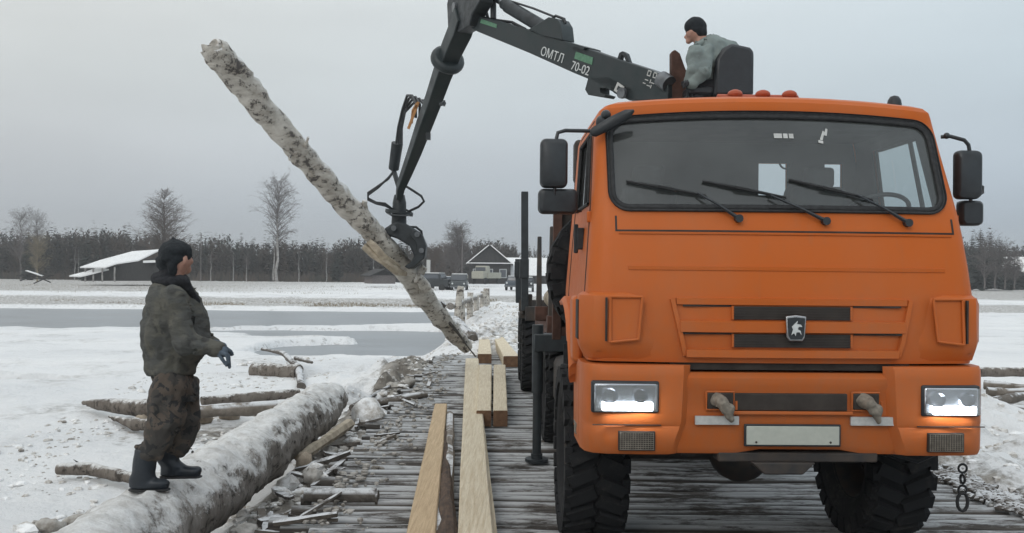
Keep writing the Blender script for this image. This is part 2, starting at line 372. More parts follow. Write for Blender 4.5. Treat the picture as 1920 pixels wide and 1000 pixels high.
def thing(name, label, cat, loc=(0, 0, 0), rz=0, group=None, M=None):
    o = bpy.data.objects.new(name, None); COL.objects.link(o); o.empty_display_size = .1
    if M is not None: o.matrix_world = M
    else: o.location = loc; o.rotation_euler = (0, 0, rz)
    return tag(o, label, cat, group)
def dup(o, loc=None, rz=None, parent=None, label=None, scale=None):
    c = o.copy(); COL.objects.link(c); c.parent = parent
    if loc is not None: c.location = loc
    if rz is not None: c.rotation_euler = (0, 0, rz)
    if scale is not None: c.scale = scale
    if label: c['label'] = label
    for ch in list(o.children): dup(ch, parent=c)
    return c
def noisy(me, amp, freq, seed=0, amp2=0, freq2=1):
    from mathutils import noise as mn
    for v in me.vertices:
        p = v.co*freq+Vector((seed*13.1, seed*7.7, seed*3.3)); d = mn.noise(p)*amp
        if amp2: d += mn.noise(v.co*freq2+Vector((seed, 5, 9)))*amp2
        v.co += v.normal*d
    me.update()
def fused(name, mb, mat, parent=None, vox=.02, smooth=2, amp=0, freq=8, seed=0, amp2=0, freq2=30, **props):
    # one continuous skin from overlapping forms
    me = mesh_of(mb, name, mat, 0); t = bpy.data.objects.new('tmp', me); COL.objects.link(t)
    r = t.modifiers.new('r', 'REMESH'); r.mode = 'VOXEL'; r.voxel_size = vox; r.use_smooth_shade = True
    if smooth: q = t.modifiers.new('s', 'SMOOTH'); q.factor = .5; q.iterations = smooth
    dg = bpy.context.evaluated_depsgraph_get(); m2 = bpy.data.meshes.new_from_object(t.evaluated_get(dg)); m2.name = name
    bpy.data.objects.remove(t)
    if not m2.materials: m2.materials.append(MAT[mat])
    if amp or amp2: noisy(m2, amp, freq, seed, amp2, freq2)
    m2.polygons.foreach_set('use_smooth', [True]*len(m2.polygons)); m2.update()
    return obj(name, m2, None, parent, **props)
def text_mesh(txt, size, ext=.002, spacing=1.0):
    c = bpy.data.curves.new('t', 'FONT'); c.body = txt; c.size = size; c.extrude = ext; c.align_x = 'CENTER'; c.align_y = 'CENTER'; c.space_character = spacing
    o = bpy.data.objects.new('t', c); COL.objects.link(o); dg = bpy.context.evaluated_depsgraph_get()
    me = bpy.data.meshes.new_from_object(o.evaluated_get(dg)); bpy.data.objects.remove(o); me.materials.clear(); return me
def frame_at(o, ex, ey):    # matrix with x axis ex, y axis ey, z = normal
    ex = ex.normalized(); ez = ex.cross(ey).normalized(); ey = ez.cross(ex)
    m = Matrix((ex, ey, ez)).transposed().to_4x4(); m.translation = o; return m
# ================================================================== GROUND, RIVER
def lines(dense, grow, lo, hi, step):
    a = list(np.arange(dense[0], dense[1], step)); s_ = step; x = a[-1]
    while x < hi: s_ *= grow; x += s_; a.append(x)
    s_ = step; x = a[0]; b = []
    while x > lo: s_ *= grow; x -= s_; b.append(x)
    return np.array(b[::-1]+a)
gx = lines((-6.5, 7.5), 1.035, -950, 950, .055); gy = lines((4, 14), 1.018, -120, 1500, .055)
X, Y = np.meshgrid(gx, gy)
zg = -.40+.15*sst(60, 110, Y)*1.0
near = 1-sst(60, 140, Y)
fp = np.maximum(0, vnoise(X*3.1+4, Y*2.3)-.68)*(1-sst(20, 30, Y))*sst(-2.6, -3.2, X)*vnoise(X*.5, Y*.5+7)
zg = zg-.32*fp+.10*fbm(X*.22, Y*.22)*near+.05*fbm(X*1.1, Y*1.1)+.025*fbm(X*5, Y*5)*(1-sst(15, 30, Y))
# bank lumps beyond the river
zg = zg+.22*np.maximum(0, fbm(X*.5, Y*.16))*sst(56, 62, Y)*(1-sst(85, 110, Y))
# raised road / snow heaped over the far part of the bridge, then village level
emb = sst(-2.5, -1.5, X+.25*fbm(Y*.8, X*0+3))*(1-sst(4.4, 5.6, X))*sst(21.0, 23.5, Y)
zg = zg*(1-emb)+emb*(.02+.16*np.maximum(0, fbm(X*1.3, Y*.9))+.05*fbm(X*4, Y*4))
heap = np.exp(-((X+.15)/1.3)**2)*sst(21, 26, Y)*(1-sst(42, 60, Y)); zg = zg+heap*(.26+.5*fbm(X*1.6, Y*1.1, 5))*.8
vil = np.exp(-((X-2)/26.)**2)*sst(62, 95, Y); zg = zg*(1-vil)+vil*.02
# debris strip left of the deck
deb = sst(-2.75, -2.2, X+.2*fbm(Y*1.3, X*0+1))*(1-sst(-1.75, -1.35, X))*sst(-2, 2, Y)*(1-sst(19, 23, Y))
zg = zg+deb*(.20+.22*fbm(X*2.6, Y*2.6, 5))
# snow between far end of the big log and the deck edge: frosted hummocks
hm = np.exp(-((X+2.6)/1.3)**2)*sst(13, 15, Y)*(1-sst(21, 24, Y)); zg = zg+hm*(.16+.45*fbm(X*1.8, Y*1.6, 5))
# right-hand berm of ploughed snow and mud
ber = sst(4.1, 4.7, X+.2*fbm(Y*.9, X*0+8))*(1-sst(6.5, 9, X))*(1-sst(16, 24, Y)); zg = zg+ber*(.40+.30*fbm(X*1.6, Y*1.6, 5))
under = sst(-1.8, -1.4, X)*(1-sst(3.95, 4.3, X))*(1-sst(20.6, 21.4, Y)); zg = zg*(1-under)+under*(-.42)
# river channel masks
WL = -.62
def ell(cx, cy, rx, ry, f=.4): return 1-((X-cx)/rx)**2-((Y-cy)/ry)**2+f*fbm(X*.35, Y*.35)
wob = 1.2*fbm(X*.09, Y*0+2)+.5*fbm(X*.5, Y*.3)
A = np.minimum((Y-(41.5-4.5*sst(-4, -22, X)+wob)), (58+wob*.8-Y))*.6
A = np.minimum(A, (-2.6-X)*.8)
wat = np.maximum.reduce([A, 1.8*ell(-4.9, 28.6, 3.6, 3.3, .5), 1.8*ell(-6.6, 36.4, 8.0, 2.5, .4), 1.8*ell(-3.6, 33.5, 2.2, 3.4, .4), 1.5*ell(-12.3, 19.9, 2.6, .75, .3), 1.2*ell(-7.2, 33.2, 3.6, .8, .3)])
wm = sst(-.25, .35, wat); zg = zg-wm*.55*(1-vil)
dirt = np.zeros_like(X)
dirt = np.maximum(dirt, deb*1.0); dirt = np.maximum(dirt, ber*(.62*sst(7.5, 5, X))*(.35+.65*sst(5.1, 4.3, X)))
dirt = np.maximum(dirt, .40*sst(57, 60, Y)*(1-sst(72, 80, Y))); dirt = np.maximum(dirt, .42*sst(84, 92, Y)*(1-sst(190, 230, Y))*(1-vil))
dirt = np.maximum(dirt, .16*hm); dirt = np.maximum(dirt, under); dirt = np.maximum(dirt, .10*heap+.2*emb*(1-sst(24, 40, Y)))
dirt = np.maximum(dirt, .55*np.exp(-((X+4.3)/1.3)**2-((Y-13)/.9)**2)); dirt = np.maximum(dirt, .5*np.exp(-((X-8)/3)**2-((Y-16.5)/2.2)**2))
dirt = np.maximum(dirt, .35*(1-sst(.0, .5, np.abs(wat)))*(1-sst(50, 60, Y))*.6)
me = bpy.data.meshes.new('snow_ground'); ny, nx = X.shape
co = np.stack([X, Y, zg], -1).reshape(-1, 3).astype(np.float32)
idx = (np.arange(ny-1)[:, None]*nx+np.arange(nx-1)[None, :]).reshape(-1)
fc = np.stack([idx, idx+1, idx+nx+1, idx+nx], -1).astype(np.int32)
me.vertices.add(len(co)); me.vertices.foreach_set('co', co.ravel()); me.loops.add(fc.size); me.loops.foreach_set('vertex_index', fc.ravel())
me.polygons.add(len(fc)); me.polygons.foreach_set('loop_start', np.arange(len(fc), dtype=np.int32)*4); me.update(calc_edges=True)
me.polygons.foreach_set('use_smooth', [True]*len(fc)); me.attributes.new('dirt', 'FLOAT', 'POINT').data.foreach_set('value', dirt.ravel().astype(np.float32))
me.materials.append(MAT['snow_ground']); g = obj('snow_ground', me, None); g['kind'] = 'structure'; g['label'] = 'snow covered ground and river banks'
def gz(x, y):
    i = min(max(np.searchsorted(gy, y)-1, 0), ny-2); j = min(max(np.searchsorted(gx, x)-1, 0), nx-2)
    a = (x-gx[j])/(gx[j+1]-gx[j]); b = (y-gy[i])/(gy[i+1]-gy[i])
    return float((zg[i, j]*(1-a)+zg[i, j+1]*a)*(1-b)+(zg[i+1, j]*(1-a)+zg[i+1, j+1]*a)*b)
m = MB(); m.add([(-400, 12, WL), (-1.2, 12, WL), (-1.2, 64, WL), (-400, 64, WL)], [(0, 1, 2, 3)])
w = obj('river_water', m, 'river_water'); w['kind'] = 'structure'; w['label'] = 'grey half frozen river water'

# ================================================================== BRIDGE DECK
br = thing('log_bridge', 'low timber bridge decked with frosted grey round poles', 'bridge', (0, 0, 0))
y = 1.0; n = 0
shapes = []
for s_ in range(10):
    m = MB(); L = 5.9; pts = []; rad = []; bow = random.uniform(-.02, .02); ph = random.uniform(0, 6)
    for i in range(15):
        t = i/14; pts.append((-L/2+L*t, bow*sin(pi*t)+.006*sin(9*t+ph), .006*sin(13*t+ph))); rad.append(.066*(1+.07*sin(7*t+ph)+random.uniform(-.04, .04)))
    m.tube(pts, rad, 9, jit=.05); shapes.append(mesh_of(m, 'deck_pole', 'deck_wood', 60))
while y < 21.6:
    o = obj('deck_pole', random.choice(shapes), None, br); k_ = random.uniform(.78, 1.15)
    o.location = (1.28+random.uniform(-.16, .12), y, -.078+random.uniform(-.012, .012)); o.scale = (random.uniform(.97, 1.03)*random.choice((1, -1)), k_, k_*.95)
    o.rotation_euler = (random.uniform(-3, 3), random.uniform(-.003, .003), random.uniform(-.008, .008)); y += .122*k_+.008+random.uniform(0, .012); n += 1
    if random.random() < .06: y += .03
for x_ in (-1.25, .1, 2.4, 3.8):
    m = MB(); m.tube([(x_+random.uniform(-.05, .05), yy, -.28) for yy in np.linspace(-2, 24, 12)], [.13+random.uniform(-.01, .01) for _ in range(12)], 12, jit=.03); obj('stringer', m, 'dirty_wood', br)

# ================================================================== FRESH CUT TIMBER ON THE DECK
def beam(name, label, quad_near, quad_far, h, mat, z0=.0, group=None, endmat='end_grain', far_end=None):
    # quad_near = (left px, right px, y) of the top face at the near end, likewise far
    zt = z0+h; (a, b, yy), (c, d, yz) = quad_near, quad_far
    A_, B_ = G(a, yy, zt), G(b, yy, zt); C_, D_ = G(c, yz, zt), G(d, yz, zt)
    m = MB(); rows = 10; ring = []
    for i in range(rows+1):
        t = i/rows; l = A_.lerp(C_, t); r = B_.lerp(D_, t); j = random.uniform(-.003, .003)
        l = l+Vector((j, 0, 0)); r = r+Vector((j, 0, 0)); hh = h*(1+random.uniform(-.015, .015))
        w_ = (r-l)
        ring.append([l+Vector((0, 0, -hh)), r+Vector((0, 0, -hh)), r+Vector((0, 0, -.012)), r-w_*.05, l+w_*.05, l+Vector((0, 0, -.012))])
    vs = [v for q in ring for v in q]; n_ = 6
    m.add(vs, [(i*n_+j, i*n_+(j+1) % n_, (i+1)*n_+(j+1) % n_, (i+1)*n_+j) for i in range(rows) for j in range(n_)])
    cur = m.cur; m.cur = 1; m.add(ring[0], [tuple(range(n_))]); m.cur = 1; m.add(ring[-1], [tuple(range(n_))]); m.cur = 0
    o = obj(name, m, [mat, endmat], None, 30); return tag(o, label, 'beam', group)
beam('squared_beam', 'long pale freshly squared beam lying along the deck, widest in the foreground', (855, 930, 1060), (873, 897, 672), .16, 'fresh_wood', .0)
beam('squared_beam', 'tan fresh sawn board tapering away, leftmost timber on the deck', (748, 812, 1060), (815, 838, 757), .13, 'fresh_wood_tan')
beam('squared_beam', 'pale thin board edge leaning along the right side of the long squared beam', (932, 940, 1060), (899, 905, 770), .10, 'fresh_wood')
beam('squared_beam', 'short pale beam directly right of the long beam, left one of a close pair', (893, 921, 770), (898, 922, 684), .20, 'fresh_wood')
beam('squared_beam', 'short pale beam with brown wet end, right one of the close pair', (925, 952, 770), (926, 948, 684), .20, 'fresh_wood')
beam('squared_beam', 'farther pale beam with dark end pointing at camera, left of the far pair', (896, 922, 664), (899, 918, 634), .20, 'fresh_wood')
beam('squared_beam', 'farther pale beam with big brown end, angled outward right of the far pair', (944, 974, 668), (926, 944, 632), .22, 'fresh_wood')
# bark slab between
m = MB(); pa, pb = G(842, 1060, .09), G(834, 812, .07); pts = []; rad = []
for i in range(16):
    t = i/15; pts.append(pa.lerp(pb, t)+Vector((random.uniform(-.008, .008), 0, random.uniform(-.01, .01)))); rad.append((.055*(1-t)+.028)*(1+random.uniform(-.12, .12)))
m.tube(pts, rad, 9, jit=.12); tag(obj('bark_slab', m, 'brown_bark'), 'dark brown rough bark edged slab between the tan board and long beam', 'slab')
m = MB(); pa, pb = G(826, 1060, .05), G(845, 778, .05); pts = [pa.lerp(pb, i/12)+Vector((random.uniform(-.01, .01), 0, 0)) for i in range(13)]
m.tube(pts, [.075-.002*i for i in range(13)], 8, jit=.08); tag(obj('timber_slab', m, 'old_wood'), 'greyish white slab of timber beside the tan board', 'slab')

# ================================================================== THE BIG SNOWY LOG
def log(name, label, pts, rads, mat, n=20, seg=50, amp=.03, endm=None, parent=None, group=None, cat='log', knots=0, seed=1):
    pts = [Vector(p) for p in pts]; m = MB(); L = [0]
    for i in range(1, len(pts)): L.append(L[-1]+(pts[i]-pts[i-1]).length)
    P_ = []; R_ = []
    for i in range(seg+1):
        s_ = L[-1]*i/seg; k_ = max(j for j in range(len(L)-1) if L[j] <= s_+1e-9); t = (s_-L[k_])/(L[k_+1]-L[k_])
        P_.append(pts[k_].lerp(pts[k_+1], t)); R_.append(rads[k_]*(1-t)+rads[k_+1]*t)
    m.tube(P_, R_, n, True); me_ = mesh_of(m, name, mat, 55); noisy(me_, amp, 3.5, seed, amp*.5, 14)
    o = obj(name, me_, None, parent); return (tag(o, label, cat, group) if cat else o)
BL0, BL1 = Vector((-2.60, 2.2, .03)), Vector((-2.47, 12.6, .17))
def bl(t): return BL0.lerp(BL1, t)
big = log('fallen_log', 'thick snow plastered log lying in the foreground that the worker stands on', [bl(0), bl(.3)+Vector((0, 0, -.0)), bl(.45), bl(.7), bl(.93), bl(1)], [.31, .31, .31, .285, .275, .20], 'snowy_log_bark', 44, 240, .065)
# ================================================================== RUBBLE between log and deck
def chunk_mesh(mat, sx, sy, sz, seed, vox=None, name='chunk'):
    m = MB(); m.sph((0, 0, 0), (sx, sy, sz), 14, 9); me_ = mesh_of(m, name, mat, 40); noisy(me_, min(sx, sy, sz)*.55, 1.3/min(sx, sy), seed, min(sx, sy, sz)*.2, 5/min(sx, sy)); return me_
def shard_mesh(mat, sx, sy, sz, seed, name='clod'):
    rr = random.Random(seed); m = MB(); m.sph((0, 0, 0), (sx, sy, sz), 7, 5, None, .28); return mesh_of(m, name, mat, 25)
cm = [(shard_mesh if i % 2 else chunk_mesh)(('mud_clod', 'dirty_snow', 'dirty_snow')[i % 3], .13*random.uniform(.7, 1.3), .10*random.uniform(.7, 1.3), .075, i, name='clod') for i in range(9)]
nclod = 0
for i in range(95):
    yy = random.uniform(5.8, 17) if i < 80 else random.uniform(4, 20); xx = random.triangular(-2.35, -1.45, -1.95)
    q = random.choice(cm); z_ = gz(xx, yy)
    o = obj('frozen_clod', q, None); s_ = random.uniform(.45, 1.35); o.scale = (s_, s_*random.uniform(.7, 1.3), s_*random.uniform(.6, 1.1))
    o.location = (xx, yy, z_+.02*s_); o.rotation_euler = (random.uniform(-.4, .4), random.uniform(-.4, .4), random.uniform(0, 6)); tag(o, 'frozen grey clod of mud and snow heaped between big log and deck', 'clod', 'frozen clods heaped between the big log and the deck')
def scrap(n_):
    m = MB(); L = random.uniform(.3, .9); w_ = random.uniform(.04, .10); h_ = random.uniform(.02, .04)
    ring = []
    for i in range(6):
        t = i/5; e_ = (1 if 0 < i < 5 else random.uniform(.3, .8)); dx = random.uniform(-.008, .008)
        ring.append([Vector((-L/2+L*t, dx+a*w_/2*e_, b*h_/2+random.uniform(-.004, .004))) for a, b in ((-1, -1), (1, -1), (1, 1), (-1, 1))])
    m.loft(ring); return mesh_of(m, 'wood_scrap', random.choice(['old_wood', 'dirty_wood', 'dirty_wood']), 30)
sm = [scrap(i) for i in range(12)]
for i in range(60):
    yy = random.uniform(5.8, 18); xx = random.triangular(-2.3, -1.3, -1.8)
    o = obj('wood_scrap', random.choice(sm), None); o.location = (xx, yy, max(gz(xx, yy)+.05, -.12 if xx < -1.6 else .02)); s_ = random.uniform(.6, 1.3); o.scale = (s_, s_, s_)
    o.rotation_euler = (random.uniform(-.3, .3), random.uniform(-.3, .3), random.gauss(.3, .8)); tag(o, 'splintered grey scrap of wood strewn over rubble along the deck edge', 'wood scrap', 'splintered wood scraps along the deck edge')
def field(n_, x0, x1, y0, y1, smin, smax, mat, nm, label):
    m = MB()
    for i in range(n_):
        yy = y0+(y1-y0)*random.random()**1.3; xx = random.uniform(x0, x1)*(.5+.5*yy/y1)
        if vnoise(np.array([xx*.8+9]), np.array([yy*.8]))[0] < .5: continue
        s_ = random.uniform(smin, smax)*(1+(random.random() < .05)*1.5); m.sph((xx, yy, gz(xx, yy)+s_*.1), (s_*random.uniform(.7, 2), s_, s_*.55), 6, 4, Matrix.Rotation(random.uniform(0, 6), 3, 'Z'), .25)
    o = obj(nm, m, mat, None, 0); o['kind'] = 'stuff'; o['label'] = label
field(1500, -9, -2.9, 6.2, 24, .012, .045, 'dirty_snow', 'snow_lumps', 'loose lumps of trampled snow on the open snow')
field(700, -8, -2.9, 6.4, 20, .006, .02, 'mud_clod', 'bark_litter', 'bits of bark and dirt scattered on the snow')
# small crumbs = stuff
m = MB()
for i in range(1500):
    yy = 5.5+random.random()**1.5*16; xx = random.triangular(-2.4, -1.0, -1.8); s_ = random.uniform(.008, .04); z_ = gz(xx, yy)+.01 if xx < -1.6 else .005
    m.sph((xx, yy, z_), (s_*random.uniform(.6, 1.8), s_, s_*.6), 5, 3, Matrix.Rotation(random.uniform(0, 6), 3, 'Z'), .25)
o = obj('rubble_crumbs', m, 'mud_clod', None, 0); o['kind'] = 'stuff'; o['label'] = 'loose crumbs of frozen mud, bark and snow along the deck edge'
m = MB()
for i in range(900):
    yy = 5.5+random.random()**1.4*15; xx = random.triangular(-2.5, -1.2, -2.0); s_ = random.uniform(.01, .05); z_ = gz(xx, yy)+.01
    m.sph((xx, yy, z_), (s_*random.uniform(.6, 1.8), s_, s_*.5), 5, 3, Matrix.Rotation(random.uniform(0, 6), 3, 'Z'), .25)
for i in range(700):
    yy = 6+random.random()**1.3*14; xx = random.uniform(4.15, 7.0); s_ = random.uniform(.015, .07)
    m.sph((xx, yy, gz(xx, yy)), (s_*random.uniform(.7, 1.6), s_, s_*.7), 5, 3, None, .25)
for i in range(1000):
    yy = random.uniform(21, 48); xx = random.gauss(-.4, 1.0); s_ = random.uniform(.02, .10)
    m.sph((xx, yy, gz(xx, yy)), (s_*random.uniform(.7, 1.6), s_, s_*.8), 5, 3, None, .25)
o = obj('snow_crumbs', m, 'dirty_snow', None, 0); o['kind'] = 'stuff'; o['label'] = 'loose lumps of dirty snow'
def rock(name, label, px, py, z, r, mat, seed, cat='rock', sink=.3, group=None):
    c = G(px, py, z); me_ = chunk_mesh(mat, r[0], r[1], r[2], seed, name=name); o = obj(name, me_, None); o.location = (c.x, c.y, gz(c.x, c.y)+r[2]*(1-sink)) if z < -.1 else (c.x, c.y, z+r[2]*(1-sink)); return tag(o, label, cat, group)
rock('snow_boulder', 'large snowy grey lump at the far end of the big log beside the deck', 690, 790, -.11, (.24, .24, .19), 'dirty_snow', 21, 'snow lump', .2)
rock('snow_boulder', 'upright small tan frozen lump in the rubble below the big log', 572, 895, -.2, (.085, .08, .11), 'brown_stone', 22, 'rock')
rock('grey_stone', 'flat grey stone poking from snow at the bottom left', 150, 975, -.4, (.17, .1, .07), 'mud_clod', 23)
rock('grey_stone', 'low grey stone left of the flat one at the bottom left', 95, 985, -.4, (.13, .1, .07), 'mud_clod', 24)
rock('brown_stone', 'rounded tan stone under the two old logs behind the big log', 430, 785, -.4, (.17, .15, .13), 'brown_stone', 25)
rock('brown_stone', 'tan stone just right of the worker’s knees under the old logs', 385, 790, -.4, (.12, .1, .1), 'brown_stone', 26)
rock('brown_stone', 'tan stone left of the worker’s legs in the snow', 265, 795, -.4, (.12, .1, .1), 'brown_stone', 27)
rock('snow_clod', 'small dark clod on open snow at far left', 40, 838, -.4, (.035, .03, .025), 'mud_clod', 28, 'clod')
rock('snow_clod', 'small grey clod in open snow left of the worker’s thigh', 120, 790, -.4, (.035, .03, .025), 'mud_clod', 29, 'clod')
# long rotten board standing in the foreground rubble
m = MB(); m.box((0, 0, 0), (.07, 1.3, .03)); o = obj('weathered_board', m, 'old_wood', bevel=.004); c = G(592, 960, -.1); o.location = c; o.rotation_euler = (.04, 0, .03); tag(o, 'narrow weathered board lying lengthwise on the rubble left of the deck', 'board')
m = MB(); m.cyl((-.6, 0, 0), (.0, 0, 0), .06, .065, 12); m.cyl((0, 0, -.02), (.02, -.0, -.02), .07, .07, 12); o = obj('stub_log', m, 'dirty_wood'); c = G(705, 930, .04); o.location = c; tag(o, 'short dark log stub laid across the deck edge', 'log')
o = log('rotten_board', 'yellowish splintered board lying from the big log toward the rubble', [G(560, 860, -.05), G(655, 795, .0)], [.05, .07], 'split_wood', 6, 10, .02)
log('thin_pole', 'dark thin pole poking diagonally from under the far end of the big log', [G(660, 765, -.1), G(735, 722, -.02)], [.05, .035], 'dirty_wood', 8, 10, .015, cat='pole')
log('thin_pole', 'grey pole lying behind the snowy lump near the deck edge', [G(690, 760, -.05), G(800, 740, .04)], [.06, .05], 'old_wood', 8, 10, .02, cat='pole')
# logs on the snow, left
log('old_log', 'upper of two long grey logs lying across the snow behind the worker', [G(378, 752, -.2), G(560, 738, -.2)], [.07, .085], 'grey_log_bark', 14, 24, .015)
log('old_log', 'brown lower log half under the upper one behind the worker', [G(330, 775, -.22), G(520, 765, -.2)], [.09, .11], 'old_wood', 14, 24, .02, seed=3)
log('old_log', 'thick tapering grey log pointing left out of the pile behind the worker', [G(158, 755, -.3), G(200, 760, -.26), G(300, 768, -.2)], [.04, .11, .15], 'grey_log_bark', 14, 24, .03, seed=5)
log('old_log', 'splintered grey root end below the pile left of the worker', [G(205, 782, -.36), G(250, 795, -.33), G(290, 800, -.3)], [.03, .08, .10], 'grey_log_bark', 12, 18, .03, seed=6)
log('old_log', 'short grey broken log in open snow left of the boots', [G(108, 880, -.33), G(170, 880, -.33), G(262, 900, -.33)], [.065, .07, .06], 'grey_log_bark', 14, 22, .015, seed=7)
log('old_stick', 'thin twig standing up from the short broken log', [G(150, 870, -.3), G(138, 862, -.22)], [.012, .005], 'dirty_wood', 6, 5, .002, cat='stick')
log('old_log', 'thick log buried in snow beyond the pile, right of the pointing hand', [G(475, 695, -.3), G(560, 700, -.3)], [.17, .19], 'grey_log_bark', 14, 20, .03, seed=8)
log('dead_branch', 'snag branch leaning over the buried log beyond the pile', [G(492, 655, -.1), G(530, 662, -.1), G(560, 690, -.2), G(565, 725, -.38)], [.03, .06, .07, .09], 'dirty_wood', 10, 20, .03, seed=9, cat='branch')
log('dead_branch', 'short stub of snag pointing right beside the buried log', [G(555, 672, -.15), G(585, 680, -.12)], [.06, .03], 'dirty_wood', 8, 8, .02, cat='branch')
# right side
log('old_log', 'long grey log lying level on the snow right of the truck', [G(1780, 698, -.05), G(1905, 698, -.05), G(2080, 700, -.05)], [.10, .10, .10], 'grey_log_bark', 14, 20, .02, seed=11)
for i, (a, b, c_, d_) in enumerate(((1850, 735, 1960, 738), (1855, 755, 1930, 742), (1870, 768, 1990, 775), (1845, 722, 1925, 728))):
    log('old_log', ['grey broken log in the rubble pile right of the headlight', 'slanting split log in the rubble pile right of the headlight', 'lowest grey log of the rubble pile right of the headlight', 'upper short log of the rubble pile right of the headlight'][i],
        [G(a, b, -.0), G(c_, d_, .0)], [.09, .07], 'old_wood', 10, 14, .03, seed=12+i)
for i in range(26):
    xx = random.uniform(6.3, 11); yy = random.uniform(12, 17); o = obj('frozen_clod', random.choice(cm), None); s_ = random.uniform(.8, 1.8); o.scale = (s_, s_, s_*.8); o.location = (xx, yy, gz(xx, yy)); o.rotation_euler = (0, 0, random.uniform(0, 6))
    tag(o, 'frozen grey clod in the rubble pile right of the truck', 'clod', 'clods in the rubble pile right of the truck')
# dark muddy tyre ridge on the right of the deck
m = MB()
for i in range(700):
    t = random.random(); c = Vector((4.35-.15*t, 7.2+2.2*t, 0)); xx = c.x+random.gauss(0, .10); yy = c.y; s_ = random.uniform(.012, .045)
    m.sph((xx, yy, max(.0, gz(xx, yy))+.01), (s_, s_, s_*.7), 6, 4, None, .25)
o = obj('mud_ridge', m, 'dirty_wood', None, 0); o['kind'] = 'stuff'; o['label'] = 'dark ridge of churned mud along the right edge of the deck'

# ================================================================== MIDGROUND: broken rail posts in the snow
for i, (px, py, h, r, lean) in enumerate(((853, 605, 1.5, .12, .12), (868, 600, 1.25, .10, -.05), (880, 594, 1.3, .11, .03), (893, 585, 1.0, .10, .0), (905, 572, .9, .12, .06), (912, 562, .8, .12, 0))):
    d_ = 30+i*4.5; b_ = P(px, py, d_); s_ = d_/30
    o = log('rail_post', ['leaning snow crusted post, nearest the hanging log', 'second snow crusted post from the hanging log', 'third snow crusted post beside the snowy road', 'fourth snow crusted post beside the snowy road', 'fifth short snow crusted post beside the road', 'farthest short snow crusted post beside the road'][i],
        [b_+Vector((0, 0, -.5)), b_+Vector((lean*h, 0, h*.8))], [r*s_, r*s_*.9], 'birch_log_bark', 10, 8, .03, seed=i, cat='post', group='snow crusted rail posts beside the road')
b0, b1 = P(845, 575, 30), P(905, 552, 50)
log('fallen_rail', 'snowy rail leaning across the row of posts', [b0, b1], [.12, .13], 'snowy_log_bark', 10, 12, .04, cat='rail')
log('stump_root', 'dark tangled stump at the foot of the rail posts', [P(848, 598, 25), P(885, 640, 24)], [.14, .2], 'dirty_wood', 10, 12, .08, cat='stump')

# ================================================================== BACKGROUND
def bare_tree(name, label, px, base_py, top_py, d, mat, twmat, spread, twigs, trunk_r, seed, split=.25, up=.8, group=None, lenk=.45):
    rnd = random.Random(seed); b = P(px, base_py, d); t = P(px, top_py, d); Ht = t.z-b.z
    r = thing(name, label, 'tree', b, 0, group)
    m = MB(); tp = []; n_ = 9
    for i in range(n_+1): tp.append(Vector((rnd.uniform(-.012, .012)*Ht*(i > 0), rnd.uniform(-.01, .01)*Ht*(i > 0), Ht*i/n_*.97)))
    m.tube(tp, [trunk_r*(1-.93*i/n_) for i in range(n_+1)], 6); obj('trunk', m, mat, r)
    c = MB()
    for i in range(twigs):
        h = split+(1-split)*rnd.random()**.85; k_ = min(int(h*n_), n_-1); p0 = tp[k_].lerp(tp[k_+1], h*n_-k_) if k_ < n_ else tp[-1]
        a = rnd.uniform(0, 2*pi); hh = (h-split)/(1-split); L = Ht*lenk*spread(hh)*rnd.uniform(.5, 1.1); e_ = up+rnd.uniform(-.25, .3)
        dirv = Vector((cos(a)*cos(e_), sin(a)*cos(e_), sin(e_))); p1 = p0+dirv*L*.5; p2 = p1+(dirv+Vector((rnd.uniform(-.3, .3), rnd.uniform(-.3, .3), rnd.uniform(-.25, .25))))*L*.5
        r0 = trunk_r*.24*(1-hh*.6); c.tube([p0, p1, p2], [r0, r0*.6, r0*.2], 3, False)
        for j in range(8):
            q0 = p0.lerp(p1, rnd.uniform(.3, 1)) if j < 3 else p1.lerp(p2, rnd.random()); dv = (dirv+Vector((rnd.uniform(-1, 1), rnd.uniform(-1, 1), rnd.uniform(-.9, .6)))).normalized()*L*rnd.uniform(.15, .42)
            c.tube([q0, q0+dv*.5+Vector((0, 0, .03*L)), q0+dv], [r0*.4, r0*.3, r0*.15], 3, False)
            for k3 in range(5):
                q3 = q0+dv*rnd.uniform(.3, 1.0); d3 = (dv.normalized()+Vector((rnd.uniform(-1, 1), rnd.uniform(-1, 1), rnd.uniform(-1, .7)))).normalized()*L*rnd.uniform(.08, .2)
                s3 = d3.cross(Vector((rnd.random(), rnd.random(), rnd.random()))).normalized()*max(.012, r0*.22); c.add([q3-s3, q3+s3, q3+d3], [(0, 1, 2)])
    obj('crown', c, twmat, r, 0); return r
egg = lambda h: max(.12, sin(pi*min(1, (h*.9+.12)))**.8*(1-.35*h))
cone = lambda h: 1.02-h*.9
col_ = lambda h: .55+.35*sin(pi*h)
bare_tree('larch_tree', 'tall bare brown tree with an oval crown above the worker’s hat', 306, 530, 356, 150, 'twig_brown', 'twig_brown', lambda h: (1.0-.78*h**1.8), 230, .28, 1, .14, .62, lenk=.37)
bare_tree('birch_tree', 'tall white trunked birch with narrow wispy crown over the river', 519, 528, 338, 150, 'birch_white', 'twig_grey', lambda h: .55+.45*sin(pi*h), 130, .26, 2, .36, .75, lenk=.27)
bare_tree('birch_tree', 'second stem leaning left from the foot of the tall birch', 513, 526, 440, 150, 'birch_white', 'twig_grey', lambda h: .5, 25, .17, 22, .5, 1.0, lenk=.2)
bare_tree('bare_tree', 'wide bare tree behind the log house by the cars', 856, 530, 427, 140, 'twig_grey', 'twig_grey', lambda h: 1.0-.55*h, 230, .2, 3, .15, .7, lenk=.5)
